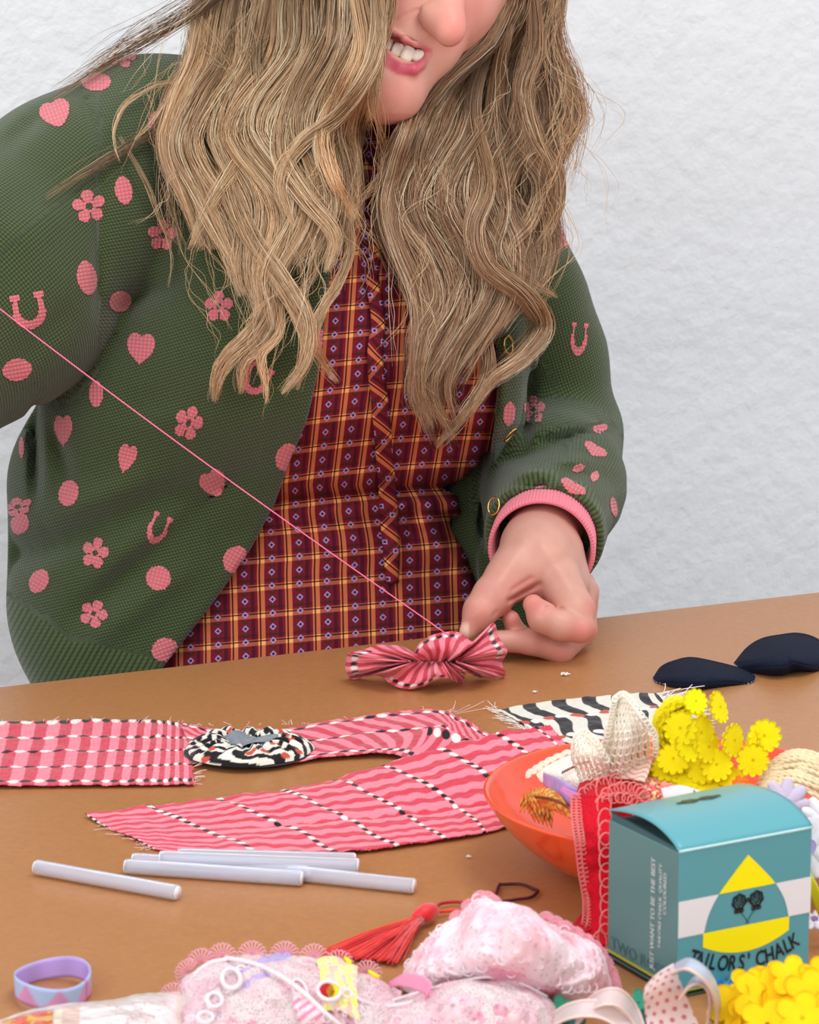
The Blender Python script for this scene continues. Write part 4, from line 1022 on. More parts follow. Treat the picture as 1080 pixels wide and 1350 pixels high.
# dimples and creases
def groove(a, b_, w_, amp, zmax=2.2): 
    return (amp * np.exp(-(segd(D.PX, D.PY, a, b_)[0] / w_) ** 2)).astype(np.float32) * (D.Z < zmax)
g = g + groove((671, 792), (712, 770), 3, .0022, 2.115) + groove((675, 778), (700, 762), 3, .0010, 2.115) + groove((744, 803), (722, 800), 2.0, .0015, 2.07) + groove((720, 800), (713, 811), 2.0, .0012, 2.07)
g = g + groove((622, 803), (640, 790), 1.6, .0005) + groove((620, 810), (636, 800), 1.6, .0004) + groove((650, 812), (655, 806), 2.0, .0008)
# tendons on the back of the hand
g = g - groove((715, 720), (750, 772), 7, .0012, 2.13) - groove((690, 715), (660, 765), 8, .0010, 2.12)
# thumb nail seen edge-on
nl = D.ell(hc(616, 826, -.55), (hr(13), hr(7), hr(8)), 1.0)
D.f = g.astype(np.float32)
Vd, Fd = D.mesh(); Vd = soften(Vd, Fd, 1, .5)
px, py = topx(Vd); Cd = np.tile(SKIN * .84, (len(Vd), 1))
for x, y, r, a in [(630, 812, 22, .5), (764, 832, 16, .55), (705, 800, 14, .5), (674, 816, 16, .55), (740, 866, 20, .45), (783, 800, 14, .5), (784, 830, 14, .5), (690, 785, 22, .45), (700, 770, 12, .35), (725, 800, 14, .3), (700, 850, 30, .25), (655, 775, 30, .2)]:
    Cd = blend(Cd, a * np.exp(-(((px - x) ** 2 + (py - y) ** 2) / r ** 2)), ROSY)
Cd = blend(Cd, .8 * sstep(13, 9, np.hypot((px - 613) * 1.0, (py - 834) * .8)) * (px < 618), lin((236, 190, 172)))
# coarse inner body : neck base, chest, arms inside the clothes
fb = Field((-.42, -.18, 1.90), (.18, .26, 2.46), .0075); D = fb
g = tor(D, -.012, -.012)
for ch in (ARM_L, FOR_L, ARM_R): g = smin(g, chain(D, ch, .02, .018), .02)
g = smin(g, D.cap(Cc(470, 200, 2.19), Cc(470, 300, 2.2), .033, .04), .03)
D.f = g.astype(np.float32); Vb, Fb = D.mesh(); Vb = soften(Vb, Fb, 2)
# her other hand, outside the picture, drawing the thread: mirrored fingers on the raised forearm
wr = Cc(712, 722, 2.135).astype(float); sel = Vd[:, 2] < 2.16
m_ = Vd - wr; m_[:, 0] *= -1
tgt = Cc(-255, 300, 1.93).astype(float)
rot = Matrix.Rotation(R(178), 3, 'Z') @ Matrix.Rotation(R(10), 3, 'Y')
m_ = m_ @ np.array(rot).T + tgt
keep = np.ones(len(Vd), bool); keep[np.linalg.norm(m_ - tgt, axis=1) > .125] = False
ren = -np.ones(len(Vd), int); ren[keep] = np.arange(keep.sum()); Fo = Fd[keep[Fd].all(1)]; Fo = ren[Fo][:, ::-1]; Vo = m_[keep]
Vs = [Vh, Vd, Vb, Vo]; Fs = [Fh, Fd, Fb, Fo]; off = np.cumsum([0] + [len(v) for v in Vs[:-1]])
Call = np.concatenate([C, Cd, np.tile(SKIN, (len(Vb), 1)), Cd[keep]])
def skin_mat():
    m = pm('skin', (229, 172, 152), .42, .4, vc=True, sss=.12, bump=('noise', 900, .12, .0005), mottle=(70, .05)); return m
m_skin = skin_mat()
WB = c2w(np.concatenate(Vs)); FB = np.concatenate([f + o for f, o in zip(Fs, off)])
BODY = mk('body', WB, FB, m_skin, PERS, cols=Call)
# teeth
m_tooth = pm('tooth_enamel', (250, 238, 222), .2, .5, sss=.05)
tp = [(511.5, 59, 1.25, 6.4, 9.5), (523.5, 65.5, .85, 7.2, 10), (537.5, 71, .6, 8.8, 11), (552.0, 73.5, .75, 7.0, 9.5), (560.5, 72, 1.3, 4.0, 6.5), (502.5, 53, 1.8, 5.2, 8)]
ft = Field(qc(495, 92, .0), qc(570, 36, 3.2), .00055); D = ft; g = None
for x, y, z, w_, h_ in tp:
    q = D.ell(qc(x, y, z + .25), (pr_(w_), pr_(h_), pr_(7)), -.38); dx, dy, dz = D.X - qc(x, y, z)[0], D.Y - qc(x, y, z)[1], D.Z - qc(x, y, z + .25)[2]
    ca, sa = math.cos(-.38), math.sin(-.38); u_ = (dx * ca + dy * sa) / pr_(w_); v_ = (-dx * sa + dy * ca) / pr_(h_)
    q = ((np.abs(u_) ** 3.5 + np.abs(v_) ** 3.5 + np.abs(dz / pr_(7)) ** 3) ** (1 / 3.4) - 1) * pr_(5)
    g = q if g is None else np.minimum(g, q)
D.f = g.astype(np.float32); Vt, Ft = D.mesh(); Vt = soften(Vt, Ft, 1, .5); mk('teeth', c2w(Vt), Ft, m_tooth, BODY)
fg = Field(qc(492, 92, .4), qc(572, 30, 4.2), .0008); D = fg
g = D.cap(qc(500, 44, 2.3), qc(536, 57, 1.5), pr_(9), pr_(10)); g = smin(g, D.cap(qc(536, 57, 1.5), qc(560, 65, 1.9), pr_(10), pr_(7)), .002)
D.f = g.astype(np.float32); Vg, Fg = D.mesh(); mk('gum', c2w(Vg), Fg, pm('gum', (206, 112, 112), .35, .5), BODY)
# brows and lashes
bvH = bvh_of(c2w(Vh), Fh); m_lash = pm('brown_lashes', (70, 48, 38), .7)
for nm, pts, r_ in (('eyebrow', [(518, -104), (538, -114), (562, -112)], .0016), ('eyebrow', [(606, -122), (628, -126), (648, -120)], .0016), ('eyelashes', [(527, -68), (542, -62), (560, -64)], .0007), ('eyelashes', [(608, -68), (622, -64), (636, -70)], .0007)):
    Q = crom(np.array(pts, float), 16); mb = MB(); mb.tube([np.array(hit(bvH, a, b_, .0006)[0]) for a, b_ in Q], r_ * np.interp(np.linspace(0, 1, 16), [0, .3, 1], [.6, 1, .4]), 6); mb.build(nm, m_lash, BODY)
# the needle pinched in the fingers
m_steel = pm('steel_needle', (200, 200, 205), .2, metal=1.0)
mb = MB(); mb.tube([c2w(hc(640, 814, -.4)), c2w(hc(664, 817, .1))], .0005, 8)
tag(mb.build('sewing_needle', m_steel), 'thin steel sewing needle held between the thumb and fingers', 'needle')
# ---- hair : strands gathered in wavy locks
bvB = bvh_of(WB, FB)
def surf_depth(px, py):
    d = Vector(c2w(CP(px, py, 1.0))) - CAMP; ln = d.length; d.normalize(); best = None
    for bv in (bvC, bvD, bvB):
        loc, nor, i, dist = bv.ray_cast(CAMP, d)
        if loc is not None and (best is None or dist < best): best = dist
    return None if best is None else best / ln
_sd = {}
def sdq(px, py):
    k = (int(px // 12), int(py // 12))
    if k not in _sd: _sd[k] = surf_depth(k[0] * 12 + 6, k[1] * 12 + 6)
    return _sd[k]
LX = [(-290, 545, 560), (-240, 440, 545), (-160, 350, 520), (-80, 300, 505), (0, 262, 508), (60, 238, 496), (120, 214, 486), (180, 216, 466), (250, 234, 468), (300, 242, 470), (350, 262, 462), (400, 310, 432), (450, 304, 402), (500, 282, 385), (540, 290, 365)]
RX = [(-290, 560, 580), (-240, 600, 680), (-160, 664, 735), (-80, 660, 745), (0, 662, 742), (60, 628, 736), (100, 575, 748), (150, 524, 762), (200, 508, 746), (260, 508, 740), (320, 522, 742), (380, 530, 722), (430, 530, 706), (480, 536, 690), (520, 545, 660), (560, 560, 632), (600, 566, 606)]
BXs = [(-290, 548, 575), (-240, 470, 650), (-160, 420, 700), (-60, 420, 705), (60, 430, 700), (160, 440, 700), (240, 450, 680)]
def inter(TB, y, k): return np.interp(y, [r[0] for r in TB], [r[k] for r in TB])
rs = np.random.RandomState(77)
HV, HC, NH = [], [], [0]
HF = []
def add_strands(guide, rad, n, r, col0, col1, hi, frizz=1.0, tip=.25, seed=0, twist=2.5, fan=0.0, lenvar=.18):
    """guide (m,3) px,py,depth ; rad clump radius in px at every guide point"""
    q = np.random.RandomState(seed); m = len(guide); G = np.asarray(guide)
    X = np.stack([(G[:, 0] - 540) / FPX * G[:, 2], -(G[:, 1] - 675) / FPX * G[:, 2], G[:, 2]], 1)
    tg = np.gradient(X, axis=0); tg /= np.linalg.norm(tg, axis=1, keepdims=True) + 1e-9
    side = np.cross(tg, (0, 0, 1)); side /= np.linalg.norm(side, axis=1, keepdims=True) + 1e-9; dep = np.cross(side, tg)
    s = np.linspace(0, 1, m); a0 = q.rand(n) * 6.283; r0 = np.sqrt(q.rand(n))
    tw = twist * (q.rand() - .5) * 2
    ang = a0[:, None] + tw * s[None] + .5 * np.sin(s[None] * 5 + q.rand(n)[:, None] * 6)
    rr_ = r0[:, None] * rad[None] * pxr(1, 2.08)
    rr_ = rr_ * (1 + fan * s[None] ** 3 * q.normal(size=(n, 1)))
    w1 = q.rand(n, 1) * 6.283; w2 = q.rand(n, 1) * 6.283; f1 = q.uniform(1.5, 4, (n, 1)); f2 = q.uniform(4, 9, (n, 1)); am = frizz * .0008 * q.gamma(1.5, .7, (n, 1))
    ou = rr_ * np.cos(ang) + am * (np.sin(f1 * s * 6.283 + w1) + .15 * np.sin(f2 * s * 6.283 + w2)) * np.sqrt(s)[None]
    ov = rr_ * np.sin(ang) * .75 + am * np.sin(f1 * 1.1 * s * 6.283 + w2) * np.sqrt(s)[None]
    P = X[None] + side[None] * ou[..., None] + dep[None] * ov[..., None]
    # different lengths: reparametrise
    L_ = 1 - lenvar * q.rand(n) ** 2
    idx = L_[:, None] * s[None] * (m - 1); i0 = np.minimum(idx.astype(int), m - 2); f = (idx - i0)[..., None]
    rowi = np.arange(n)[:, None]; P = P[rowi, i0] * (1 - f) + P[rowi, i0 + 1] * f
    prof = r * np.interp(s, [0, .03, .75, 1], [.7, 1, 1, tip])
    th = np.array([0, 2.094, 4.189]); t3 = np.gradient(P, axis=1); t3 /= np.linalg.norm(t3, axis=2, keepdims=True) + 1e-9
    e1 = np.cross(t3, (0, 0, 1)); e1 /= np.linalg.norm(e1, axis=2, keepdims=True) + 1e-9; e2 = np.cross(e1, t3)
    V = P[:, :, None] + (e1[:, :, None] * np.cos(th)[None, None, :, None] + e2[:, :, None] * np.sin(th)[None, None, :, None]) * prof[None, :, None, None]
    HV.append(V.reshape(-1, 3).astype(np.float32))
    mixr = q.rand(n); c = np.asarray(col0)[None, None] * (1 - s[None, :, None]) + np.asarray(col1)[None, None] * s[None, :, None]
    c = c * (0.62 + .62 * q.rand(n))[:, None, None] * q.uniform(.82, 1.14); hm = (mixr < .2)[:, None, None] * np.clip(s * 2, .25, 1)[None, :, None] * .75
    c = c * (1 - hm) + np.asarray(hi)[None, None] * hm
    HC.append(np.repeat(c[:, :, None], 3, 2).reshape(-1, 3).astype(np.float32))
    k, j, a = np.meshgrid(np.arange(n), np.arange(m - 1), np.arange(3), indexing='ij'); b = (a + 1) % 3; base = NH[0] + k * m * 3
    HF.append(np.stack([base + j * 3 + a, base + j * 3 + b, base + (j + 1) * 3 + b, base + (j + 1) * 3 + a], -1).reshape(-1, 4)); NH[0] += n * m * 3
def depths(G, off, lo=None, dflt=2.2):
    d = []
    for x, y in G:
        q = sdq(x, y); q = dflt if q is None else q
        q = min(q, dflt); d.append(q - off)
    d = np.array(d)
    if lo is not None: d = np.maximum(d, lo)
    e = d.copy()
    for _ in range(14): e[1:-1] = (e[:-2] + 2 * e[1:-1] + e[2:]) / 4; e = np.minimum(e, d)
    for _ in range(3): e[1:-1] = (e[:-2] + 2 * e[1:-1] + e[2:]) / 4
    return e
ROOT = lin((126, 94, 66)); BLO = lin((230, 186, 140)); ASH = lin((192, 150, 114)); HI = lin((255, 236, 198)); DRK = lin((70, 46, 34)); HIA = lin((250, 228, 192))
M_ = 46
def lock(x_of_y, y0, y1, off, rad, n, r, c0, c1, hi, seed, lo=None, frizz=1.0, fan=.8, dflt=2.2):
    yy = np.linspace(y0, y1, M_); xx = np.array([x_of_y(y) for y in yy]); d = depths(list(zip(xx, yy)), off, lo, dflt)
    s = np.linspace(0, 1, M_); rd = rad * np.interp(s, [0, .15, .5, .85, 1], [.5, 1.0, 1.05, .8, .35])
    add_strands(np.stack([xx, yy, d], 1), rd, n, r, c0, c1, hi, frizz, seed=seed, fan=fan)
# left mass (image side)
for i in range(64):
    u = (i + .5) / 64; u = np.clip(u + rs.normal(0, .01), .02, .98); layer = i % 4
    y1 = {0: 330, 1: 390}.get(0 if u < .16 else 1 if u < .28 else 2, 0) or (np.interp(u, [.28, .35, .45, .6, .75, .9, 1], [400, 450, 455, 430, 375, 350, 380]) + rs.uniform(-60, 5))
    ph = rs.uniform(-.45, .45) + 2.2 * u; A = rs.uniform(12, 22)
    f = lambda y, u=u, ph=ph, A=A: (inter(LX, y, 1) + u * (inter(LX, y, 2) - inter(LX, y, 1)) + A * np.sin((y - 40) / 215 * 6.283 + ph) * sstep(-100, 120, y) * (.55 + .45 * math.sin(math.pi * u)) + 5 * np.sin(y / 61. + ph * 3))
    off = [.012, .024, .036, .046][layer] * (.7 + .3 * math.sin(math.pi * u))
    dk = 1 - layer / 3.0  # deeper locks coloured darker, shade inside the hair put into the strands
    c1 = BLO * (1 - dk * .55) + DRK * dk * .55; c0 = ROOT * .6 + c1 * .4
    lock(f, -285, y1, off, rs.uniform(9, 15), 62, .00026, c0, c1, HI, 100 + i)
# right mass
for i in range(64):
    u = (i + .5) / 64; u = np.clip(u + rs.normal(0, .01), .02, .98); layer = (i * 3) % 4
    y1 = np.interp(u, [0, .15, .35, .55, .75, .9, 1], [545, 590, 596, 575, 500, 430, 345]) + rs.uniform(-60, 5)
    ph = rs.uniform(-.4, .4) + 1.6 * u; A = rs.uniform(14, 25)
    f = lambda y, u=u, ph=ph, A=A: (inter(RX, y, 1) + u * (inter(RX, y, 2) - inter(RX, y, 1)) + A * np.sin((y + 20) / 235 * 6.283 + ph + 2.6) * sstep(0, 200, y) * (.55 + .45 * math.sin(math.pi * u)) + 5 * np.sin(y / 57. + ph * 3))
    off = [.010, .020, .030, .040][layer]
    dk = 1 - layer / 3.0  # inner locks darkened in colour too, as if shaded by the outer ones
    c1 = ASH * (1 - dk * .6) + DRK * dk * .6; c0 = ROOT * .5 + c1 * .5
    yy = np.linspace(-285, y1, M_)
    xx = np.array([f(y) for y in yy]); d0 = depths(list(zip(xx, yy)), off, None, 2.215)
    dface = np.interp(yy, [-285, -200, 0, 150, 230], [2.06, 2.06, 2.135, 2.115, 1.9]) - layer * .006
    d0 = np.maximum(d0, dface)
    s = np.linspace(0, 1, M_); rd = rs.uniform(9, 15) * np.interp(s, [0, .15, .5, .85, 1], [.5, 1.0, 1.05, .8, .35])
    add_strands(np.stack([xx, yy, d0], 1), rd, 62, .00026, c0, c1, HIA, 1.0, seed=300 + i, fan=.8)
# back of the head
for i in range(40):
    u = (i + .5) / 40; y1 = rs.uniform(170, 290)
    yy = np.linspace(-290, y1, M_); xx = np.array([inter(BXs, y, 1) + u * (inter(BXs, y, 2) - inter(BXs, y, 1)) + 8 * math.sin(y / 40 + i) for y in yy])
    dd = np.interp(yy, [-290, -240, -160, -60, 80, 300], [2.15, 2.20, 2.245, 2.25, 2.27, 2.33]) - .05 * (2 * u - 1) ** 2 * (yy < 100) * sstep(-290, -200, yy)
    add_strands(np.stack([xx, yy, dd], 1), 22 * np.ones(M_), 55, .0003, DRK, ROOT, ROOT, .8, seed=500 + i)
# crown cap: short arcs over the skull joining both sides
for i in range(26):
    u = i / 25; t = np.linspace(0, 1, M_); x = 556 + (2 * u - 1) * 120 * np.sin(t * 1.4); y = -287 + 150 * t ** 1.6 + 30 * (2 * u - 1) ** 2
    d_ = np.array([min((sdq(a, b_) or 2.2), 2.2) - .012 for a, b_ in zip(x, y)])
    add_strands(np.stack([x, y, d_], 1), 14 * np.ones(M_), 40, .0003, ROOT, ROOT, BLO, .5, seed=560 + i)
# traced locks
def traced(pts, off, rad, n, c0, c1, hi, seed, r=.00024, frizz=.8, dflt=2.2, fan=.9, absd=None, tipw=.3, behind=False):
    C_ = crom(np.array(pts, float), M_); d = depths(C_[:, :2].tolist(), off, None, dflt) if absd is None else np.interp(np.linspace(0, 1, M_), np.linspace(0, 1, len(absd)), absd)
    if behind: d = np.maximum(d, np.interp(C_[:, 1], [0, 150, 230], [2.135, 2.11, 1.9]))
    s = np.linspace(0, 1, M_); rd = rad * np.interp(s, [0, .2, .6, 1], [.6, 1, .9, tipw])
    add_strands(np.stack([C_[:, 0], C_[:, 1], d], 1), rd, n, r, c0, c1, hi, frizz, seed=seed, fan=fan)
LB = BLO * 1.08
traced([(290, 150), (300, 240), (330, 310), (372, 372), (402, 425), (400, 480), (372, 520)], .045, 14, 120, ROOT * .4 + BLO * .6, LB, HI, 701)
traced([(300, 210), (322, 290), (352, 345), (385, 400), (405, 455), (392, 515)], .038, 11, 90, BLO * .8, LB, HI, 702)
traced([(330, 330), (352, 385), (338, 432), (304, 468), (286, 500), (282, 530)], .034, 13, 130, BLO * .7, LB, HI, 703)
traced([(340, 350), (362, 410), (350, 450), (322, 480), (318, 520)], .030, 10, 80, BLO * .7, LB, HI, 704)
traced([(372, 400), (368, 440), (345, 470), (350, 505), (352, 532)], .036, 6, 50, BLO * .8, LB, HI, 705)
traced([(452, 250), (462, 320), (448, 370), (424, 410), (412, 446), (428, 480), (446, 505)], .03, 7, 60, BLO * .8, LB, HI, 706, fan=1.6)
traced([(400, 300), (412, 350), (400, 390), (412, 430), (418, 455)], .022, 7, 50, BLO * .7, BLO, HI, 707)
traced([(430, 0), (418, 60), (385, 130), (372, 200), (402, 260), (440, 310), (430, 360)], .052, 16, 130, BLO * .7, LB, HI, 708)
traced([(470, -20), (480, 60), (455, 120), (428, 180), (440, 240), (468, 290)], .050, 15, 130, BLO * .8, LB, HI, 709)
traced([(492, -40), (500, 30), (488, 90), (450, 150), (398, 190), (370, 240), (388, 300)], .056, 12, 120, BLO * .8, LB * 1.05, HI, 710)
traced([(350, -20), (340, 60), (345, 130), (330, 190), (300, 240), (270, 290), (250, 330)], .046, 14, 110, ROOT, BLO * .9, HI, 711)
traced([(320, -20), (300, 70), (262, 130), (238, 190), (262, 250), (290, 310), (312, 360)], .046, 14, 110, ROOT, BLO * .95, HI, 712)
# right side traced
traced([(700, -30), (706, 60), (690, 120), (706, 180), (730, 230), (728, 290), (700, 340)], .030, 14, 110, ASH * .8, ASH * 1.15, HI, 721, absd=[2.12, 2.13, 2.13, 2.13, 2.14, 2.15, 2.15])
traced([(680, -20), (655, 120), (668, 180), (712, 240), (700, 290), (668, 330), (700, 370), (735, 392)], .045, 12, 110, ASH * .7, ASH * 1.1, HI, 722, behind=True)
traced([(640, 20), (590, 110), (552, 190), (552, 250), (590, 300), (608, 350), (590, 400), (560, 450), (552, 510), (572, 560)], .042, 14, 130, ASH * .7, ASH * 1.1, HI, 723, behind=True)
traced([(610, 70), (545, 150), (514, 220), (528, 290), (560, 340), (570, 390), (548, 430), (540, 490)], .040, 12, 110, ASH * .7, ASH * 1.1, HI, 724, behind=True)
traced([(650, 40), (622, 140), (640, 240), (625, 300), (640, 350), (690, 390), (716, 430), (690, 470), (650, 500), (622, 540)], .052, 15, 140, ASH * .8, ASH * 1.15, HI, 725, behind=True)
traced([(680, 0), (650, 140), (664, 270), (650, 330), (672, 372), (708, 400), (714, 450), (680, 490)], .046, 12, 110, ASH * .8, ASH * 1.1, HI, 726, behind=True)
traced([(600, 340), (612, 400), (640, 450), (640, 500), (610, 550), (575, 590)], .036, 11, 100, ASH * .8, ASH * 1.1, HI, 727)
traced([(560, 400), (548, 450), (560, 510), (585, 550), (600, 580)], .034, 8, 80, ASH * .8, ASH * 1.1, HI, 728)
traced([(735, 200), (738, 260), (722, 310), (716, 350)], .02, 9, 70, ASH * .8, ASH, HIA, 729)
# loose wisps
traced([(740, -40), (742, 40), (762, 95), (772, 130), (768, 190), (748, 260)], .0, 6, 22, ASH * .8, ASH, HIA, 740, r=.00018, absd=[2.14] * 3, fan=2.5, frizz=2)
traced([(735, 40), (745, 90), (752, 140), (742, 190), (736, 260)], .0, 10, 30, ASH * .8, ASH, HIA, 741, r=.00018, absd=[2.14, 2.15, 2.16], fan=2, frizz=3)
traced([(325, -30), (268, 95), (205, 113), (165, 140), (150, 178), (158, 215)], .016, 3.0, 20, BLO * .6, BLO, HI, 742, fan=1.5)
traced([(158, 180), (190, 235), (208, 280), (225, 330), (222, 380)], .012, 4, 9, BLO * .6, BLO, HI, 743, r=.0002, fan=2)
traced([(330, -60), (280, 40), (215, 140), (178, 185)], .020, 3, 24, BLO * .7, LB, HI, 744)
traced([(300, 20), (230, 150), (175, 190), (120, 225), (60, 262)], .012, 9, 30, ROOT * .7, ROOT, BLO, 745, r=.0002, fan=3)
traced([(330, -40), (262, 10), (200, 48), (140, 84), (70, 128)], .012, 12, 60, ROOT * .7, ROOT, BLO, 746, r=.0002, fan=2, dflt=2.16)
traced([(330, -60), (250, -5), (170, 45), (110, 90)], .0, 12, 20, ROOT, ROOT, BLO, 747, r=.00016, absd=[2.12, 2.15, 2.16], fan=3)
traced([(300, 0), (262, 90), (240, 170), (225, 260), (240, 330)], .016, 16, 50, ROOT, BLO * .8, HI, 748, r=.0002, frizz=3, fan=2)
traced([(504, 20), (500, 100), (482, 160), (470, 205), (455, 240)], .018, 7, 30, BLO * .8, LB, HI, 749, r=.0002, frizz=2, fan=2)
traced([(494, -30), (498, 60), (492, 130), (500, 185), (500, 230), (470, 280), (500, 330)], .03, 9, 26, BLO * .7, BLO, HI, 750, r=.0002, frizz=3, fan=2)
q = np.random.RandomState(9)
for k in range(110):
    T_ = LX if k % 2 else RX; y0 = q.uniform(-60, 330); u0 = q.choice([q.uniform(-.05, .15), q.uniform(.85, 1.05), q.uniform(0, 1)]); L_ = q.uniform(90, 260); x0 = inter(T_, y0, 1) + u0 * (inter(T_, y0, 2) - inter(T_, y0, 1))
    x1 = inter(T_, min(y0 + L_, 560), 1) + (u0 + q.normal(0, .18)) * (inter(T_, min(y0 + L_, 560), 2) - inter(T_, min(y0 + L_, 560), 1))
    if 495 < x0 < 655 and y0 < 150: continue
    pts = [(x0, y0), (x0 + .33 * (x1 - x0) + q.normal(0, 16), y0 + L_ * .33), (x0 + .66 * (x1 - x0) + q.normal(0, 20), y0 + L_ * .66), (x1 + q.normal(0, 10), y0 + L_)]
    if any(495 < a < 640 and b_ < 150 for a, b_ in pts): continue
    traced(pts, q.uniform(.03, .055) if 240 < x0 < 720 and y0 > 60 else .02, 5, 3, BLO * .7, BLO, HI, 800 + k, r=.00015, frizz=2.5, dflt=2.15)
m_hair = pm('blonde_hair', vc=True, rough=.34, spec=.6)
HAIR = mk('hair', c2w(np.concatenate(HV)), np.concatenate(HF), m_hair, PERS, cols=np.concatenate(HC))
# ---------------------------------------------------------------- scrunched strip in the hand, thread
rimp = [(458, 862, .020), (455, 880, .010), (462, 894, .001), (482, 892, .004), (500, 891, .008), (516, 902, .004), (536, 909, .001), (556, 906, .002), (572, 898, .008), (588, 894, .010), (604, 900, .002), (611, 898, .001), (616, 886, .010), (634, 893, .003),
        (655, 893, .001), (667, 889, .003), (662, 874, .012), (669, 858, .022), (658, 840, .030), (652, 822, .040), (640, 832, .036), (625, 846, .028), (606, 834, .036), (588, 833, .038), (568, 838, .036), (553, 848, .030), (543, 862, .022), (532, 852, .026), (500, 850, .026), (480, 856, .024)]
nr, na = 34, 420
rim = crom(np.array(rimp + rimp[:1], float), na + 1)[:-1]
rr = np.linspace(0, 1, nr); G = np.zeros((nr, na, 3)); cx, cy, chh = 575, 872, .016
a_i = np.arange(na) / na * 2 * np.pi
for j, r_ in enumerate(rr):
    q_ = r_ ** .85; gx = cx + np.clip((rim[:, 0] - cx) * .35, -38, 26); gy = cy + 0 * rim[:, 1]; x = gx + (rim[:, 0] - gx) * q_; y = gy + (rim[:, 1] - gy) * q_
    hh = chh * (1 - q_) + rim[:, 2] * q_ + .0040 * np.sin(np.pi * q_) * (1 + .5 * np.sin(9 * a_i)) + .0016 * np.sin(17 * a_i + 2.5 * np.sin(3 * a_i)) * (1 - q_) ** .5 + .0012 * np.sin(11 * a_i + 4 * np.sin(2 * a_i) + 3 * q_)
    hh = np.maximum(hh, .0012)
    for i in range(na): G[j, i] = T(x[i], y[i], hh[i])
arc = np.concatenate([[0], np.cumsum(np.linalg.norm(np.diff(G[-1], axis=0), axis=1))])
A2 = np.broadcast_to(arc[None], (nr, na)); R2 = np.broadcast_to(rr[:, None], (nr, na))
Cs = mixc(np.broadcast_to(PINK * 1.05, G.shape), RED * .92, stripes(A2 + .0012 * np.sin(R2 * 7), .0105, 0 * A2))
_gate = (np.sin(A2 / arc[-1] * 6.283 * 5 + 1) > -.2)
Cs = np.where(_gate[..., None], dash(Cs, A2 / .00525 + .2, R2 - .84, 1.0, .07, 0), Cs)
SCR = empty('gathered_fabric', T(cx, cy, 0), 'pink and red striped strip gathered into ruffles under the thumb', 'fabric ruffle')
nn = normals(np.concatenate([G, G[:, :1]], 1))[:, :na]
Vv = np.concatenate([G.reshape(-1, 3), (G + nn * .0007).reshape(-1, 3)]); Vv[:, 2] = np.maximum(Vv[:, 2], TABLE_Z + .0004)
F1 = gridfaces(nr, na, 0, True); F2 = gridfaces(nr, na, nr * na, True)[:, ::-1]; e_ = (nr - 1) * na + np.arange(na); r2_ = np.roll(e_, -1)
F3 = np.stack([e_, r2_, r2_ + nr * na, e_ + nr * na], -1)
mk('ruffle', Vv, np.concatenate([F1, F2, F3]), m_cloth, SCR, np.concatenate([Cs.reshape(-1, 3)] * 2)); adopt(SCR)
m_thread = pm('pink_sewing_thread', (246, 120, 158), .6)
a, b_ = T(592, 838, .036), c2w(Cc(-262, 203, 1.90)); t = np.linspace(0, 1, 60)[:, None]
mb = MB(); mb.tube(a + (b_ - a) * t - np.array([0, 0, .006]) * np.sin(np.pi * t), .00042, 8)
tag(mb.build('sewing_thread', m_thread), 'taut pink sewing thread pulled up to the left from the gathered strip', 'thread')

# ---------------------------------------------------------------- helpers for trims
RV = np.array([1., 0, 0]); UV_ = np.array([0, ST, CT]); FV = np.array([0, CT, -ST]); ZV = np.array([0, 0, 1.])
def ribbon(name, pts, wdir, width, mat, parent=None, n=60, m=7, thick=.0004, cfn=None, wob_=0, curl=0.0, fn=None, pxp=True):
    Q = crom(np.array(pts, float), n); P0 = np.array([T(*q) for q in Q]) if pxp else Q
    wd = np.asarray(wdir, float)
    if wd.ndim == 2: wd = crom(wd, n)
    else: wd = np.broadcast_to(wd, (n, 3)).copy()
    wd = wd / np.linalg.norm(wd, axis=1, keepdims=True)
    wv = np.broadcast_to(np.asarray(width, float), (n,)) if np.ndim(width) == 0 else np.interp(np.linspace(0, 1, n), np.linspace(0, 1, len(width)), width)
    s = np.linspace(-.5, .5, m); P = P0[None] + wd[None] * (s[:, None, None] * wv[None, :, None])
    if wob_: P = P + (wob(P, 60, len(name) + n, 2) * wob_)[..., None] * np.array([.3, .3, 1])
    P[..., 2] = np.maximum(P[..., 2], TABLE_Z + .0006)
    u, v = np.meshgrid(np.linspace(0, 1, n), np.linspace(0, 1, m))
    return sheet(name, P, thick, mat, parent, cols=None if cfn is None else cfn(u, v, P))
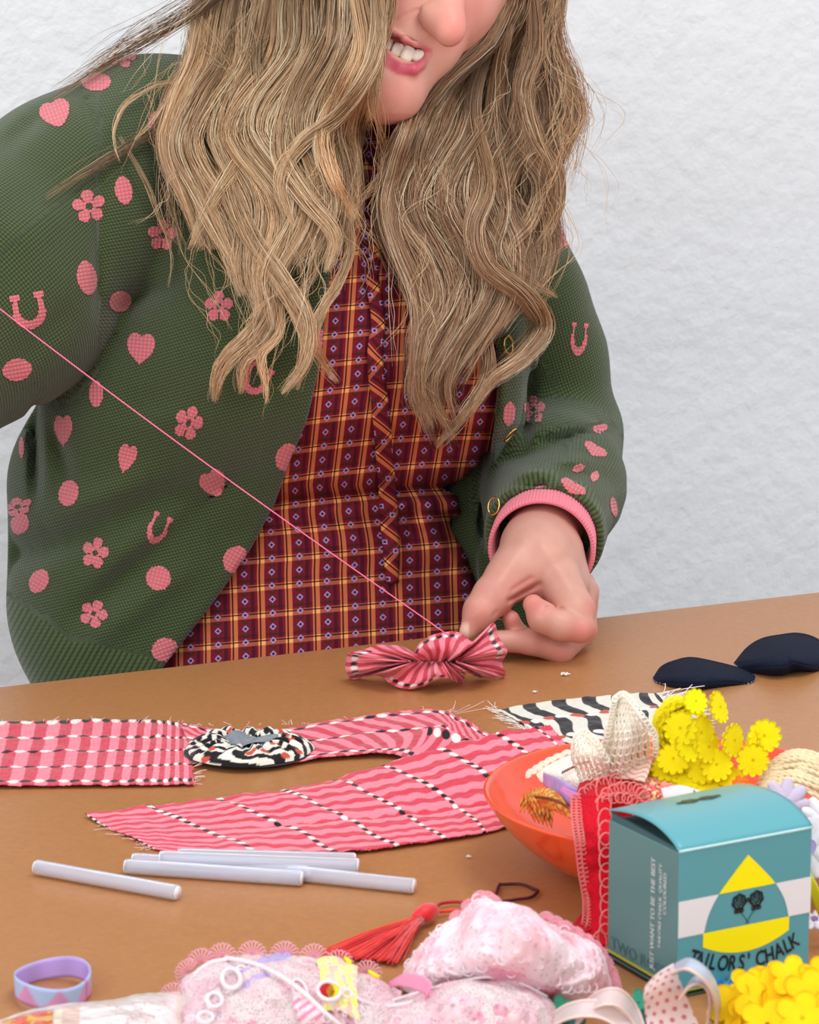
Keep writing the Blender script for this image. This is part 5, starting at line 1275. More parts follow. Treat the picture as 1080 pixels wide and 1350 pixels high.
def flower_geo(c, nrm_, up, Rr, n, notch, thick, cup=0.0, hole=0.0, bend=0.0, sub=10, rings=7, pw=.5):
    nrm_ = np.asarray(nrm_, float) / np.linalg.norm(nrm_); e1 = np.cross(up, nrm_); e1 /= np.linalg.norm(e1); e2 = np.cross(nrm_, e1)
    k = n * sub; th = np.linspace(0, 2 * np.pi, k, endpoint=False)
    rad = Rr * (1 - notch * (1 - np.abs(np.cos(n * th / 2)) ** pw)); V = []
    rs_ = np.linspace(hole, 1, rings)
    for q in rs_:
        rr_ = rad * q if q > .4 else Rr * (1 - notch * .5) * q
        x, y = rr_ * np.cos(th), rr_ * np.sin(th)
        z = cup * (rr_ / Rr) ** 2 * Rr + bend * (x / Rr) ** 2 * Rr
        V.append(np.asarray(c) + np.outer(x, e1) + np.outer(y, e2) + np.outer(z, nrm_))
    V = np.array(V); N_ = V.shape[0] * k; top_ = V.reshape(-1, 3); bot = top_ - nrm_ * thick
    F1 = gridfaces(rings, k, 0, True); F2 = gridfaces(rings, k, N_, True)[:, ::-1]; e = (rings - 1) * k + np.arange(k); r2 = np.roll(e, -1)
    F3 = np.stack([r2, e, e + N_, r2 + N_], -1); i_ = np.arange(k); i2 = np.roll(i_, -1); F4 = np.stack([i_, i2, i2 + N_, i_ + N_], -1)
    return np.concatenate([top_, bot]), np.concatenate([F1, F2, F3, F4])
def flower(name, c, nrm_, up, Rr, n, notch, thick, mat, parent, **k):
    V, F = flower_geo(c, nrm_, up, Rr, n, notch, thick, **k); V[:, 2] = np.maximum(V[:, 2], TABLE_Z + .0006)
    return mk(name, V, F, mat, parent)
def lace_mat(name, col, scale, thr, rough=.8, col2=None, softness=.04, base_alpha=.0):
    m = pm(name, col, .95, .08); nt = m.node_tree; N = nt.nodes; L = nt.links; b = N['Principled BSDF']
    tc = N.new('ShaderNodeTexCoord'); ns_ = N.new('ShaderNodeTexNoise'); ns_.inputs['Scale'].default_value = scale * .25; L.new(tc.outputs['Object'], ns_.inputs['Vector'])
    vo = N.new('ShaderNodeTexVoronoi'); vo.feature = 'DISTANCE_TO_EDGE'; vo.inputs['Scale'].default_value = scale; L.new(tc.outputs['Object'], vo.inputs['Vector'])
    mr = N.new('ShaderNodeMapRange'); mr.inputs[1].default_value = thr; mr.inputs[2].default_value = thr + softness; mr.inputs[3].default_value = 1; mr.inputs[4].default_value = base_alpha
    L.new(vo.outputs['Distance'], mr.inputs[0])
    mr2 = N.new('ShaderNodeMapRange'); mr2.inputs[1].default_value = .50; mr2.inputs[2].default_value = .60; L.new(ns_.outputs['Fac'], mr2.inputs[0])
    mx = N.new('ShaderNodeMath'); mx.operation = 'MAXIMUM'; L.new(mr.outputs[0], mx.inputs[0]); L.new(mr2.outputs[0], mx.inputs[1]); L.new(mx.outputs[0], b.inputs['Alpha'])
    if col2:
        n2 = N.new('ShaderNodeTexNoise'); n2.inputs['Scale'].default_value = 45; L.new(tc.outputs['Object'], n2.inputs['Vector'])
        m3 = N.new('ShaderNodeMapRange'); m3.inputs[1].default_value = .42; m3.inputs[2].default_value = .6; L.new(n2.outputs['Fac'], m3.inputs[0])
        cm = N.new('ShaderNodeMix'); cm.data_type = 'RGBA'; L.new(m3.outputs[0], cm.inputs[0]); cm.inputs[6].default_value = (*lin(col), 1); cm.inputs[7].default_value = (*lin(col2), 1); L.new(cm.outputs[2], b.inputs['Base Color'])
    return m
def rings_along(mb, pts, rx, ry, n, r, col=None, fn=T, closed_n=16, tilt=0):
    Q = crom(np.array(pts, float), n)
    for k in range(n):
        c = T(*Q[k]); a = np.linspace(0, 2 * np.pi, closed_n, endpoint=False)
        P = c + np.outer(np.cos(a) * rx, RV) + np.outer(np.sin(a) * ry, UV_) + np.outer(np.cos(a * 1) * tilt * rx, FV)
        P[:, 2] = np.maximum(P[:, 2], TABLE_Z + r)
        mb.tube(P, r, 6, closed=True, up=tuple(FV))
def scallop(name, pts, n, Rr, r, mat, parent, out=(0, 0), nrays=9):
    """picot edge : fans of little loops along a px path"""
    Q = crom(np.array(pts, float), n); tgx = np.gradient(Q[:, :2], axis=0); mb = MB()
    for k in range(n):
        t_ = tgx[k] / np.linalg.norm(tgx[k]); nx = np.array([t_[1], -t_[0]]); base = T(*Q[k])
        for i in range(nrays):
            a = (i / (nrays - 1) - .5) * 2.7; d = nx * math.cos(a) + t_ * math.sin(a); w3 = RV * d[0] - UV_ * d[1]
            side = RV * -d[1] - UV_ * d[0]
            P = np.array([base + w3 * Rr * s_ + side * Rr * .10 * o for s_, o in ((.15, 0), (.6, 1), (.95, 1.2), (1.05, 0), (.95, -1.2), (.6, -1), (.2, 0))])
            P[:, 2] = np.maximum(P[:, 2], TABLE_Z + r); mb.tube(P, r, 5)
    return mb.build(name, mat, parent)

# ---------------------------------------------------------------- contents of the bowl
m_cream = lace_mat('cream_crochet', (255, 246, 224), 330, .085, softness=.02); m_creamy = pm('cream_cotton', (255, 248, 230), .85, bump=('noise', 800, .6, .001))
m_offw = pm('offwhite_lace_cloth', (236, 226, 212), .85, bump=('voronoi', 700, .6, .0008)); m_dred = pm('dark_red_stitch', (140, 30, 40), .8)
lw = sheet('lace_trim', patch([[(706, 1020, .050), (728, 1008, .056), (760, 994, .060), (800, 984, .062)], [(716, 1032, .048), (742, 1022, .056), (775, 1010, .060), (810, 1000, .06)], [(735, 1046, .046), (758, 1042, .050), (785, 1032, .056), (815, 1022, .055)], [(752, 1066, .040), (776, 1062, .044), (800, 1054, .046), (822, 1046, .045)]], 40, 60), .0008, m_offw)
tag(lw, 'off-white scalloped lace with a dark red stitch line at the left of the bowl', 'lace')
scallop('scalloped_edge', [(702, 1022, .050), (726, 1007, .056), (760, 993, .060), (800, 983, .062)], 10, .0034, .0004, m_creamy, lw)
mb = MB(); Q = crom(np.array([(741, 1020, .058), (758, 1012, .061), (776, 1006, .063)], float), 12)
for k in range(12): c = T(*Q[k]); mb.tube([c, c + UV_ * .0016 + RV * .0008], .0005, 5)
mb.build('red_stitching', m_dred, lw)
m_lil = pm('lilac_satin', (188, 160, 222), .35, mottle=(120, .15)); m_pinks = pm('pink_satin', (224, 150, 214), .35)
l1 = ribbon('satin_ribbon', [(716, 1026, .052), (735, 1038, .055), (756, 1052, .054), (776, 1060, .050), (790, 1075, .046)], [(0, -.4, 1), (.3, -.5, 1), (.5, -.6, .8), (.3, -.5, 1)], [.008, .013, .015, .010], m_lil)
tag(l1, 'lilac satin ribbon in the orange bowl beside the amber fabric fold', 'ribbon')
ribbon('pink_fold', [(740, 1040, .058), (762, 1052, .058), (788, 1058, .054)], (.3, -.5, .8), [.004, .007, .004], m_pinks, l1)
m_amb = pm('amber_print', vc=True, rough=.8, bump=('noise', 700, .4, .0006))
def amb(u, v, P):
    C = np.broadcast_to(lin((178, 118, 40)), P.shape).copy(); n_ = wob(P, 260, 4, 2)
    C[n_ > .25] = lin((214, 96, 40)); C[n_ < -.3] = lin((226, 176, 84)); C[(np.abs(v - .5) < .06)] = lin((120, 60, 24)); return C
am = empty('amber_fabric_fold', T(715, 1070, .03), 'amber and rust patterned fabric folded at the left inside the bowl', 'fabric piece')
for k in range(5):
    dx, dh = 5.5 * k, .0008 * k
    ribbon('fold', [(686 + dx, 1062 + k, .036 + dh), (693 + dx, 1054, .040 + dh), (700 + dx, 1064 + k, .038 + dh), (706 + dx, 1074 + 2 * k, .036 + dh)], (.1, .2, 1), .008, m_amb, am, cfn=amb, n=30)
P = patch([[(700, 1040, .050), (720, 1040, .054), (738, 1048, .053)], [(706, 1050, .048), (728, 1054, .052), (750, 1066, .050)], [(716, 1062, .044), (736, 1070, .046), (758, 1082, .045)]], 30, 30); u, v = np.meshgrid(np.linspace(0, 1, 30), np.linspace(0, 1, 30))
sheet('fold', P, .0008, m_amb, am, amb(u, v, P))
adopt(am)
# cream crochet lace
cr = empty('crochet_lace', T(810, 1000, .05), 'cream openwork crochet lace standing up in the bowl left of the yellow trim', 'lace')
def crochet(rows, nv, nu, fold, seed):
    P = patch(rows, nv, nu); u_, v_ = np.meshgrid(np.linspace(0, 1, nu), np.linspace(0, 1, nv))
    P = P + FV * (fold * np.sin(u_ * 9 + v_ * 2 + seed) * (.3 + v_))[..., None]
    mbt = MB(); st = 5
    for j_ in range(0, nv, st):                        # wavy rows
        L_ = P[j_].copy(); L_ += UV_ * (.0006 * np.sin(np.arange(nu) * np.pi / 2.5 + j_))[:, None]; mbt.tube(L_, .00052, 5, up=tuple(FV))
    for i_ in range(0, nu, 5):                         # bars, doubled so that long eyelets stay open
        for sg in (-1, 1):
            L_ = P[:, i_].copy() + RV * (sg * .0007 * np.abs(np.sin(np.arange(nv) * np.pi / st)))[:, None]; mbt.tube(L_, .00048, 5, up=tuple(FV))
    mbt.build('openwork_panel', m_creamy, cr)
    return P
crochet([[(811, 922, .112), (821, 916, .114), (831, 924, .113)], [(806, 946, .100), (824, 942, .104), (847, 946, .106)], [(799, 976, .085), (828, 974, .092), (861, 966, .092)], [(784, 1010, .066), (822, 1010, .074), (863, 1000, .070)], [(780, 1042, .048), (815, 1044, .052), (850, 1032, .050)]], 71, 46, .0030, 0)
crochet([[(758, 978, .088), (768, 966, .092), (780, 972, .092)], [(755, 998, .078), (774, 994, .084), (796, 998, .082)], [(762, 1018, .064), (782, 1018, .070), (804, 1022, .066)], [(770, 1044, .050), (788, 1046, .052), (806, 1044, .050)]], 46, 31, .0026, 2)
P = patch([[(800, 958, .094), (824, 955, .098), (848, 958, .098)], [(794, 985, .080), (826, 984, .084), (856, 980, .082)], [(782, 1040, .048), (815, 1042, .052), (848, 1030, .050)]], 40, 50)
sheet('inner_layer', P + FV * (.008 + .002 * np.sin(np.linspace(0, 20, 50)))[None, :, None], .0008, m_offw, cr)
mb = MB()
for pts, n in (([(811, 921, .112), (822, 915, .115), (832, 924, .113), (848, 946, .106), (862, 966, .093), (865, 984, .082), (863, 1004, .069)], 26), ([(811, 922, .112), (806, 946, .101), (799, 976, .086), (784, 1010, .067)], 18), ([(757, 985, .083), (760, 972, .090), (770, 965, .093), (786, 978, .091), (800, 1002, .080)], 18)):
    Q = crom(np.array(pts, float), n)
    for q in Q:
        c = T(*q); a = np.linspace(0, 2 * np.pi, 10, endpoint=False); mb.tube(c + np.outer(np.cos(a), RV) * .0014 + np.outer(np.sin(a), UV_) * .0014, .0005, 5, closed=True, up=tuple(FV))
mb.build('picot_edge', m_creamy, cr); adopt(cr)
# small pink and white scrap, red floral cloth, white embroidered ribbon
def flo(u, v, P):
    C = np.broadcast_to(lin((206, 24, 46)), P.shape).copy(); n_ = wob(P, 330, 8, 2); C[n_ > .28] = lin((240, 226, 214)); C[n_ < -.42] = lin((232, 120, 130)); C[(n_ > .52)] = lin((236, 214, 120)); return C
def gp(rows, nv=40, nu=50): return patch(rows, nv, nu)
P = gp([[(796, 1030, .060), (830, 1016, .066), (862, 1026, .064), (880, 1050, .060)], [(792, 1045, .056), (828, 1036, .062), (858, 1042, .062), (876, 1060, .056)], [(790, 1068, .048), (820, 1066, .052), (850, 1070, .052), (872, 1078, .048)]], 60, 80); P += (wob(P, 60, 6, 2) * .0016)[..., None] * ZV
u, v = np.meshgrid(np.linspace(0, 1, 80), np.linspace(0, 1, 60))
tag(sheet('floral_cloth', P, .0008, m_amb, None, flo(u, v, P)), 'red cloth with tiny white flowers in the bowl behind the chalk box', 'fabric piece')
def pw_(u, v, P):
    C = np.broadcast_to(lin((244, 226, 212)), P.shape).copy(); C[np.sin(v * 30 + 3 * np.sin(u * 9)) > .55] = lin((236, 150, 140)); return C
P = gp([[(826, 1006, .070), (846, 1000, .072), (860, 1004, .072)], [(818, 1016, .068), (840, 1014, .070), (856, 1018, .070)], [(812, 1028, .064), (832, 1028, .066), (850, 1032, .066)]]); u, v = np.meshgrid(np.linspace(0, 1, 50), np.linspace(0, 1, 40))
tag(sheet('pale_scrap', P, .0008, m_amb, None, pw_(u, v, P)), 'small white scrap with pale coral marks under the crochet lace', 'fabric piece')
m_wht = pm('white_trim', (240, 234, 236), .8, bump=('noise', 600, .4, .0006))
P = gp([[(872, 1040, .064), (900, 1036, .068), (935, 1046, .068), (968, 1056, .064)], [(876, 1054, .060), (905, 1050, .064), (938, 1058, .064), (966, 1066, .060)], [(880, 1072, .052), (908, 1070, .056), (938, 1076, .056), (962, 1082, .052)]])
er_ = tag(sheet('embroidered_ribbon', P, .0008, m_wht), 'white ribbon with a green embroidered sprig just behind the chalk box lid', 'ribbon')
mb = MB()
for pts in ([(917, 1062, .0655), (918, 1052, .068), (925, 1046, .069)], [(918, 1055, .067), (910, 1050, .068)], [(921, 1052, .068), (930, 1054, .068), (930, 1049, .069)], [(914, 1058, .067), (908, 1058, .067)], [(917, 1047, .069), (915, 1042, .070)]):
    mb.tube([T(*q) - FV * .0012 for q in pts], .0005, 6)
mb.build('green_sprig', pm('green_embroidery', (70, 130, 90), .8), er_)
# yellow daisy trim
m_yel = pm('yellow_felt', (240, 222, 14), .85, .2, bump=('noise', 900, .35, .0006), mottle=(200, .05))
yd = empty('daisy_trim', T(910, 1010, .04), 'yellow felt daisy trim coiled up in the orange bowl', 'trim')
cY = T(905, 966, .085)
def cyl(px, py, h): return T(px, py, h)
for ring, rad in enumerate((.0110, .0125, .0138, .0150, .0162, .0172)):
    for k in range(7):
        a = R(60 + k * 31 + ring * 11); rv = RV * math.cos(a) + UV_ * math.sin(a) * 1.12
        flower('daisy', cY + rv * rad + FV * .002 * (ring % 3), rv + FV * -.12, -FV, .0086, 12, .24, .0009, m_yel, yd, bend=-.35)
for px_, py_, h, nv_, rr_ in [(897, 960, .095, (-.2, -1, .25), .0088), (925, 966, .092, (.6, -1, .1), .0088), (911, 982, .086, (.5, -.9, .4), .0086), (888, 1000, .076, (-.1, -.8, .6), .0086), (945, 1008, .074, (.1, -1, .35), .0086), (969, 976, .086, (.85, -.8, .1), .0086), (993, 1002, .076, (-.1, -1, .2), .0084),
                              (1008, 970, .088, (-.35, -1, .3), .0086), (950, 932, .105, (.9, -.55, .4), .0084), (968, 1030, .064, (.2, -.9, .5), .0078), (880, 1012, .070, (-.2, -.6, 1), .0086), (905, 1022, .067, (.1, -.6, 1), .0090), (930, 1030, .064, (.2, -.6, 1), .0088), (925, 1014, .070, (0, -.8, .8), .0086), (868, 1016, .068, (-.4, -.6, .8), .007), (918, 924, .112, (.3, -.9, .5), .0065), (935, 984, .084, (.7, -.8, .2), .0086), (990, 975, .085, (-.9, -.3, .3), .006)]:
    flower('daisy', T(px_, py_, h), nv_, ZV if abs(nv_[2]) < .9 else RV, rr_ * 1.06, 12, .25, .0011, m_yel, yd, bend=-.12)
adopt(yd)
# orange frill, cream yarn, daisies
m_or = pm('orange_felt', (250, 118, 40), .85, bump=('noise', 700, .5, .001))
of = empty('orange_trim', T(1000, 1055, .03), 'orange frilly felt trim between the yellow daisies and the cream yarn', 'trim')
for k in range(9):
    flower('frill', T(978 + 5.0 * k, 1036 + 3.6 * k + (k % 2) * 3, .066 - .0012 * k), (.3 - .1 * k, -1, .6), ZV, .0056, 7, .35, .001, m_or, of, bend=.3, sub=8)
adopt(of)
m_yarn = pm('cream_yarn', (240, 222, 184), .9, bump=('noise', 1400, .6, .0006))
yn = empty('yarn_skein', T(1050, 1030, .03), 'cream cotton yarn skein at the right of the bowl', 'yarn')
rq = np.random.RandomState(12)
for k in range(26):
    f = k / 25; y0 = 1000 + f * 44; x0 = 1020 - 22 * f
    mb = MB(); pts = [(x0 - 16, y0 + 30, .052 - .006 * f), (x0, y0 + 6, .066 - .012 * f), (x0 + 26, y0 - 8, .072 - .014 * f), (x0 + 60, y0 - 4, .070 - .014 * f), (x0 + 98, y0 + 18, .060 - .014 * f), (x0 + 124, y0 + 44, .05 - .012 * f)]
    Q = crom(np.array([(a + rq.randn(), b2 + rq.randn() * 1.2, c2) for a, b2, c2 in pts], float), 40); P = np.array([T(*q) for q in Q]) - FV * .006 * f
    tw = np.linspace(0, 60, 40)[:, None]; e = np.cross(np.gradient(P, axis=0), FV); e /= np.linalg.norm(e, axis=1, keepdims=True)
    for ph in (0, math.pi): mb.tube(P + e * np.sin(tw + ph) * .0006 + FV * np.cos(tw + ph) * .0006, .0009, 6)
    mb.build('strand', m_yarn, yn)
adopt(yn)
m_lav = pm('lavender_felt', (206, 192, 214), .85, bump=('noise', 800, .4, .0008)); m_lvc = pm('purple_felt', (150, 120, 176), .85); m_wf = pm('white_felt', (240, 236, 242), .85, bump=('noise', 800, .4, .0008))
def daisy2(px_, py_, h, nv_, Rr, m1, m2, label, petals=9):
    c = T(px_, py_, h); o = empty('felt_daisy', c, label, 'flower trim'); nv_ = np.array(nv_, float); nv_ /= np.linalg.norm(nv_)
    for k in range(petals):
        a = 2 * np.pi * k / petals; e1 = np.cross(ZV, nv_); e1 /= np.linalg.norm(e1); e2 = np.cross(nv_, e1); d = e1 * math.cos(a) + e2 * math.sin(a)
        s = np.linspace(0, 1, 12); wd_ = Rr * .27 * np.clip(np.sin(np.pi * np.clip(s * .80 + .14, 0, 1)), 0, 1) ** .4; side = np.cross(nv_, d)
        P = np.array([[c + d * (Rr * (.12 + .88 * s_)) + side * w_ * q + nv_ * (.0012 - .0016 * q * q + .0004 * (k % 2)) for s_, w_ in zip(s, wd_)] for q in (-1, -.6, 0, .6, 1)])
        sheet('petal', P, .0009, m1, o)
    flower('centre', c + nv_ * .0018, nv_, ZV, Rr * .24, 8, .05, .0012, m2, o)
    adopt(o)
daisy2(1036, 1062, .060, (.1, -1, .5), .0142, m_lav, m_lvc, 'lavender felt daisy with a purple centre behind the chalk box corner')
daisy2(1066, 1116, .050, (-.1, -1, .4), .0165, m_wf, m_lil, 'large white felt daisy hanging over the bowl at the right edge', 10)
daisy2(1086, 1078, .056, (.1, -1, .5), .0120, m_wf, m_lil, 'white felt daisy cut by the right edge above the larger one')
daisy2(1074, 1214, .002, (0, -.35, 1), .0080, m_wf, m_lvc, 'little white felt daisy flat on the table right of the chalk box')
m_ysat = pm('yellow_satin', (246, 226, 30), .35)
yr = ribbon('satin_ribbon', [(1061, 1140, .044), (1070, 1165, .036), (1082, 1195, .024), (1098, 1230, .006)], (1, -.3, .1), [.002, .0055, .0065, .006], m_ysat)
tag(yr, 'narrow yellow satin ribbon hanging beside the chalk box at the right edge', 'ribbon')
# red lace hanging over the rim
m_redl = lace_mat('red_lace_net', (206, 26, 44), 520, .16, softness=.06, base_alpha=.75); m_redt = pm('pink_edge_thread', (236, 132, 128), .7); m_redc = pm('red_cotton', (200, 22, 40), .8, bump=('noise', 700, .4, .0006))
rl = empty('red_lace_trim', T(790, 1200, 0), 'red lace trim with pale edging hanging over the bowl rim onto the table', 'lace')
PR = [[(752, 1052, .056), (753, 1080, .057), (757, 1108, .0485), (762, 1150, .029), (768, 1190, .012), (764, 1222, .003), (742, 1236, .001)],
      [(778, 1042, .062), (780, 1080, .059), (782, 1112, .049), (785, 1152, .031), (788, 1192, .015), (784, 1228, .004), (762, 1243, .001)],
      [(803, 1040, .064), (806, 1082, .059), (807, 1114, .050), (808, 1154, .032), (809, 1194, .016), (806, 1234, .004), (790, 1250, .001)]]
P = patch([list(r) for r in PR], 40, 120); P = P + (wob(P, 60, 7, 2) * .0014)[..., None] * FV - FV * .003; P[..., 2] = np.maximum(P[..., 2], TABLE_Z + .001)
sheet('lace_band', P, .0010, m_redl, rl); P2 = patch([[(765, 1034, .058), (800, 1026, .064), (850, 1036, .062)], [(760, 1052, .058), (795, 1046, .064), (840, 1056, .060)], [(762, 1078, .048), (795, 1074, .052), (832, 1078, .05)]], 30, 50); sheet('lace_band', P2, .001, m_redc, rl)
def chain_on(rows_px, n, rx, ry, th_=.00042):
    mb = MB(); rings_along(mb, rows_px, rx, ry, n, th_, tilt=.3); mb.build('looped_edging', m_redt, rl)
off = -.0055
def sh_(row, dx, dy=0, dh=.0025): return [(a + dx, b2 + dy, c2 + dh) for a, b2, c2 in row]
chain_on(sh_(PR[0], 4), 44, .0013, .0016, .00034); chain_on(sh_(PR[0], 11), 44, .0013, .0016, .00034); chain_on(sh_(PR[2], -8), 13, .0036, .0062, .0004)
chain_on([(800, 1046, .066), (820, 1038, .068), (840, 1040, .067), (850, 1050, .064)], 8, .0028, .0028); chain_on([(792, 1058, .062), (812, 1052, .065), (832, 1054, .064), (845, 1062, .06)], 8, .0026, .0026); chain_on([(770, 1046, .062), (790, 1034, .066), (812, 1028, .068)], 6, .003, .003)
mb = MB()
for k in range(9):
    f = k / 8; mb.tube([T(*q) for q in [(800 - 3 * k, 1180 + 2 * k, .010), (790 - 6 * k, 1222 + 2 * k, .005), (760 - 4 * k, 1236 + k, .003), (738 + 2 * k, 1238 + 1.5 * k, .0015)]], .0008, 6)
mb.build('fringe_cords', m_redc, rl); adopt(rl)
# ---------------------------------------------------------------- foreground trims
m_place = lace_mat('pink_lace', (242, 192, 202), 300, .22, col2=(244, 220, 226), softness=.10, base_alpha=.72)
m_place2 = lace_mat('pink_lace_pale', (236, 160, 178), 260, .20, col2=(238, 204, 212), softness=.1, base_alpha=.55)
m_pedge = pm('pink_picot_thread', (240, 168, 182), .85); m_wcord = pm('white_cord', (240, 224, 228), .8)
m_net = lace_mat('white_net', (224, 206, 206), 700, .14, col2=(228, 186, 196), softness=.10, base_alpha=.45)
def rumple(P, amp, sc_, seed): return P + (wob(P, sc_, seed, 3) * amp)[..., None] * (UV_ * .6 - FV * .8)
def floorz(P): P[..., 2] = np.maximum(P[..., 2], TABLE_Z + .0010); return P
pl = empty('pink_lace_heap', T(670, 1300, 0), 'heap of crumpled pale pink lace in front of the red tassel', 'lace')
P = patch([[(540, 1300, 0), (590, 1270, 0), (640, 1262, 0), (690, 1262, 0), (740, 1270, 0), (780, 1285, 0), (800, 1305, 0), (812, 1316, 0)],
           [(524, 1290, .004), (556, 1247, .018), (598, 1214, .034), (634, 1188, .045), (690, 1203, .045), (742, 1226, .037), (784, 1252, .027), (808, 1300, .006)],
           [(528, 1296, .006), (572, 1262, .026), (615, 1238, .040), (655, 1228, .047), (700, 1236, .045), (748, 1254, .036), (784, 1276, .023), (804, 1310, .004)],
           [(538, 1304, .005), (588, 1285, .020), (630, 1272, .031), (670, 1272, .034), (712, 1280, .030), (748, 1294, .020), (776, 1308, .011), (792, 1320, .002)],
           [(552, 1322, .001), (598, 1314, .005), (640, 1310, .008), (680, 1312, .008), (714, 1318, .005), (742, 1326, .003), (762, 1334, .001), (780, 1336, 0)]], 90, 180)
P = floorz(rumple(P, .0062, 30, 41)); sheet('lace_cloth', P, .0007, m_place, pl)
P2 = floorz(rumple(P - UV_ * .003 + FV * .004, .003, 40, 43)); sheet('lace_cloth', P2, .0007, m_place2, pl)
mb = MB(); rq = np.random.RandomState(31)
for k in range(110):                       # embroidered swirls on the lace
    j, i = rq.randint(22, 80), rq.randint(12, 168); c = P[j, i]; n_ = np.array([0, -.75, .66]); e1 = RV; e2 = np.cross(n_, e1); r_ = rq.uniform(.0015, .0042); a0 = rq.rand() * 6
    a = np.linspace(a0, a0 + rq.uniform(3, 7), 16); sp = np.linspace(1, .35, 16)
    mb.tube(c + n_ * .0008 + np.outer(np.cos(a) * r_ * sp, e1) + np.outer(np.sin(a) * r_ * sp, e2), .00032, 5)
mb.build('embroidered_swirls', m_wcord, pl)
scallop('picot_edge', [(604, 1212, .034), (634, 1186, .045), (650, 1192, .045)], 5, .0042, .0004, m_pedge, pl)
scallop('picot_edge', [(720, 1214, .041), (745, 1226, .037), (772, 1243, .030), (790, 1260, .022), (803, 1284, .011), (808, 1302, .005)], 11, .0042, .0004, m_pedge, pl); adopt(pl)
fl = empty('white_pink_lace_strip', T(620, 1340, 0), 'white lace strip with pink tints along the bottom edge before the pink heap', 'lace')
P = patch([[(480, 1330, .004), (540, 1312, .012), (600, 1296, .020), (650, 1290, .022), (690, 1300, .020), (722, 1316, .012), (742, 1340, .003)],
           [(478, 1345, .004), (540, 1330, .014), (600, 1318, .022), (650, 1312, .025), (694, 1322, .020), (724, 1336, .010), (742, 1352, .002)],
           [(480, 1375, .001), (540, 1362, .008), (600, 1352, .014), (650, 1350, .016), (694, 1356, .012), (722, 1366, .004), (740, 1378, .001)],
           [(480, 1410, 0), (540, 1405, 0), (600, 1400, .002), (650, 1398, .002), (694, 1398, .001), (720, 1400, 0), (740, 1405, 0)]], 60, 130)
P = floorz(rumple(P, .0030, 32, 51)); sheet('lace_cloth', P, .0007, m_net, fl); sheet('lace_cloth', floorz(rumple(P - UV_ * .003, .003, 50, 52)), .0007, m_place2, fl)
mb = MB(); pts = [(478, 1334, .005), (520, 1318, .010), (560, 1306, .016), (600, 1295, .021), (650, 1288, .024), (690, 1298, .021), (722, 1314, .013)]; Q = crom(np.array(pts, float), 60); mb.tube([T(*q) for q in Q], .0007, 6); mb.build('edge_cord', m_wcord, fl); adopt(fl)
ll = empty('scalloped_lace', T(360, 1320, 0), 'sheer white lace with pink scalloped edge and corded ovals at the bottom', 'lace')
P = patch([[(214, 1352, .002), (228, 1322, .006), (248, 1288, .012), (276, 1266, .016), (320, 1258, .018), (370, 1258, .018), (410, 1262, .018), (450, 1272, .016), (490, 1290, .012), (530, 1310, .006)],
           [(228, 1362, .003), (246, 1336, .010), (270, 1306, .017), (300, 1286, .021), (335, 1280, .022), (376, 1284, .022), (412, 1290, .022), (448, 1302, .020), (486, 1316, .014), (524, 1328, .006)],
           [(246, 1378, .002), (266, 1352, .010), (290, 1330, .016), (318, 1314, .019), (350, 1310, .020), (384, 1316, .020), (416, 1322, .019), (448, 1332, .016), (482, 1342, .010), (518, 1350, .004)],
           [(262, 1420, 0), (284, 1400, .002), (308, 1385, .004), (336, 1375, .006), (364, 1370, .006), (394, 1372, .006), (424, 1376, .006), (454, 1382, .004), (486, 1388, .002), (520, 1394, 0)]], 80, 180)
P = floorz(rumple(P, .0020, 30, 61)); sheet('net_cloth', P, .0005, m_net, ll)
sheet('net_cloth', floorz(rumple(P - UV_ * .0035, .003, 50, 62)), .0005, m_place2, ll)
scallop('scalloped_edge', [(216, 1346, .003), (224, 1326, .006), (236, 1304, .010), (250, 1284, .012)], 3, .0068, .00036, m_pedge, ll, nrays=10)
scallop('scalloped_edge', [(266, 1270, .015), (300, 1262, .017), (350, 1260, .018), (400, 1262, .018), (440, 1270, .017), (484, 1286, .013)], 7, .0070, .00036, m_pedge, ll, nrays=10)
mb = MB()
def oval(x, y, h, rx, ry, r=.0010, rot=0): 
    a = np.linspace(0, 2 * np.pi, 26, endpoint=False); X_ = x + rx * np.cos(a) * math.cos(rot) - ry * np.sin(a) * math.sin(rot); Y_ = y + rx * np.cos(a) * math.sin(rot) + ry * np.sin(a) * math.cos(rot)
    mb.tube([T(p, q_, h) - FV * .0005 for p, q_ in zip(X_, Y_)], r, 6, closed=True, up=tuple(FV))
for o in [(305, 1290, .023, 12, 13, .0011, -.4), (283, 1318, .020, 10, 9, .0010, .2), (271, 1341, .017, 10, 7, .0010, 0), (318, 1276, .022, 5, 3, .0006, 0), (334, 1276, .022, 7, 3, .0006, 0), (434, 1306, .025, 15, 12, .0010, .2), (395, 1303, .024, 8, 13, .0007, -.6), (458, 1310, .022, 6, 5, .0006, 0)]: oval(*o)
for pts in ([(298, 1262, .02), (340, 1272, .024), (372, 1288, .026), (400, 1308, .026), (430, 1336, .020), (460, 1360, .012)], [(256, 1285, .016), (276, 1270, .018), (300, 1264, .02)], [(448, 1302, .022), (480, 1320, .016), (512, 1326, .010), (560, 1318, .012)]):
    mb.tube([T(*q) - FV * .001 for q in crom(np.array(pts, float), 40)], .0011, 6)
for k in range(60):
    x, y = rq.uniform(262, 500), rq.uniform(1280, 1350); h = .020
    a = np.linspace(0, 6.3 * rq.uniform(.4, 1), 12); r_ = rq.uniform(2, 6); mb.tube([T(x + r_ * math.cos(t), y + r_ * math.sin(t), h) - FV * .002 for t in a], .0003, 4)
mb.build('corded_ovals', m_wcord, ll); adopt(ll)
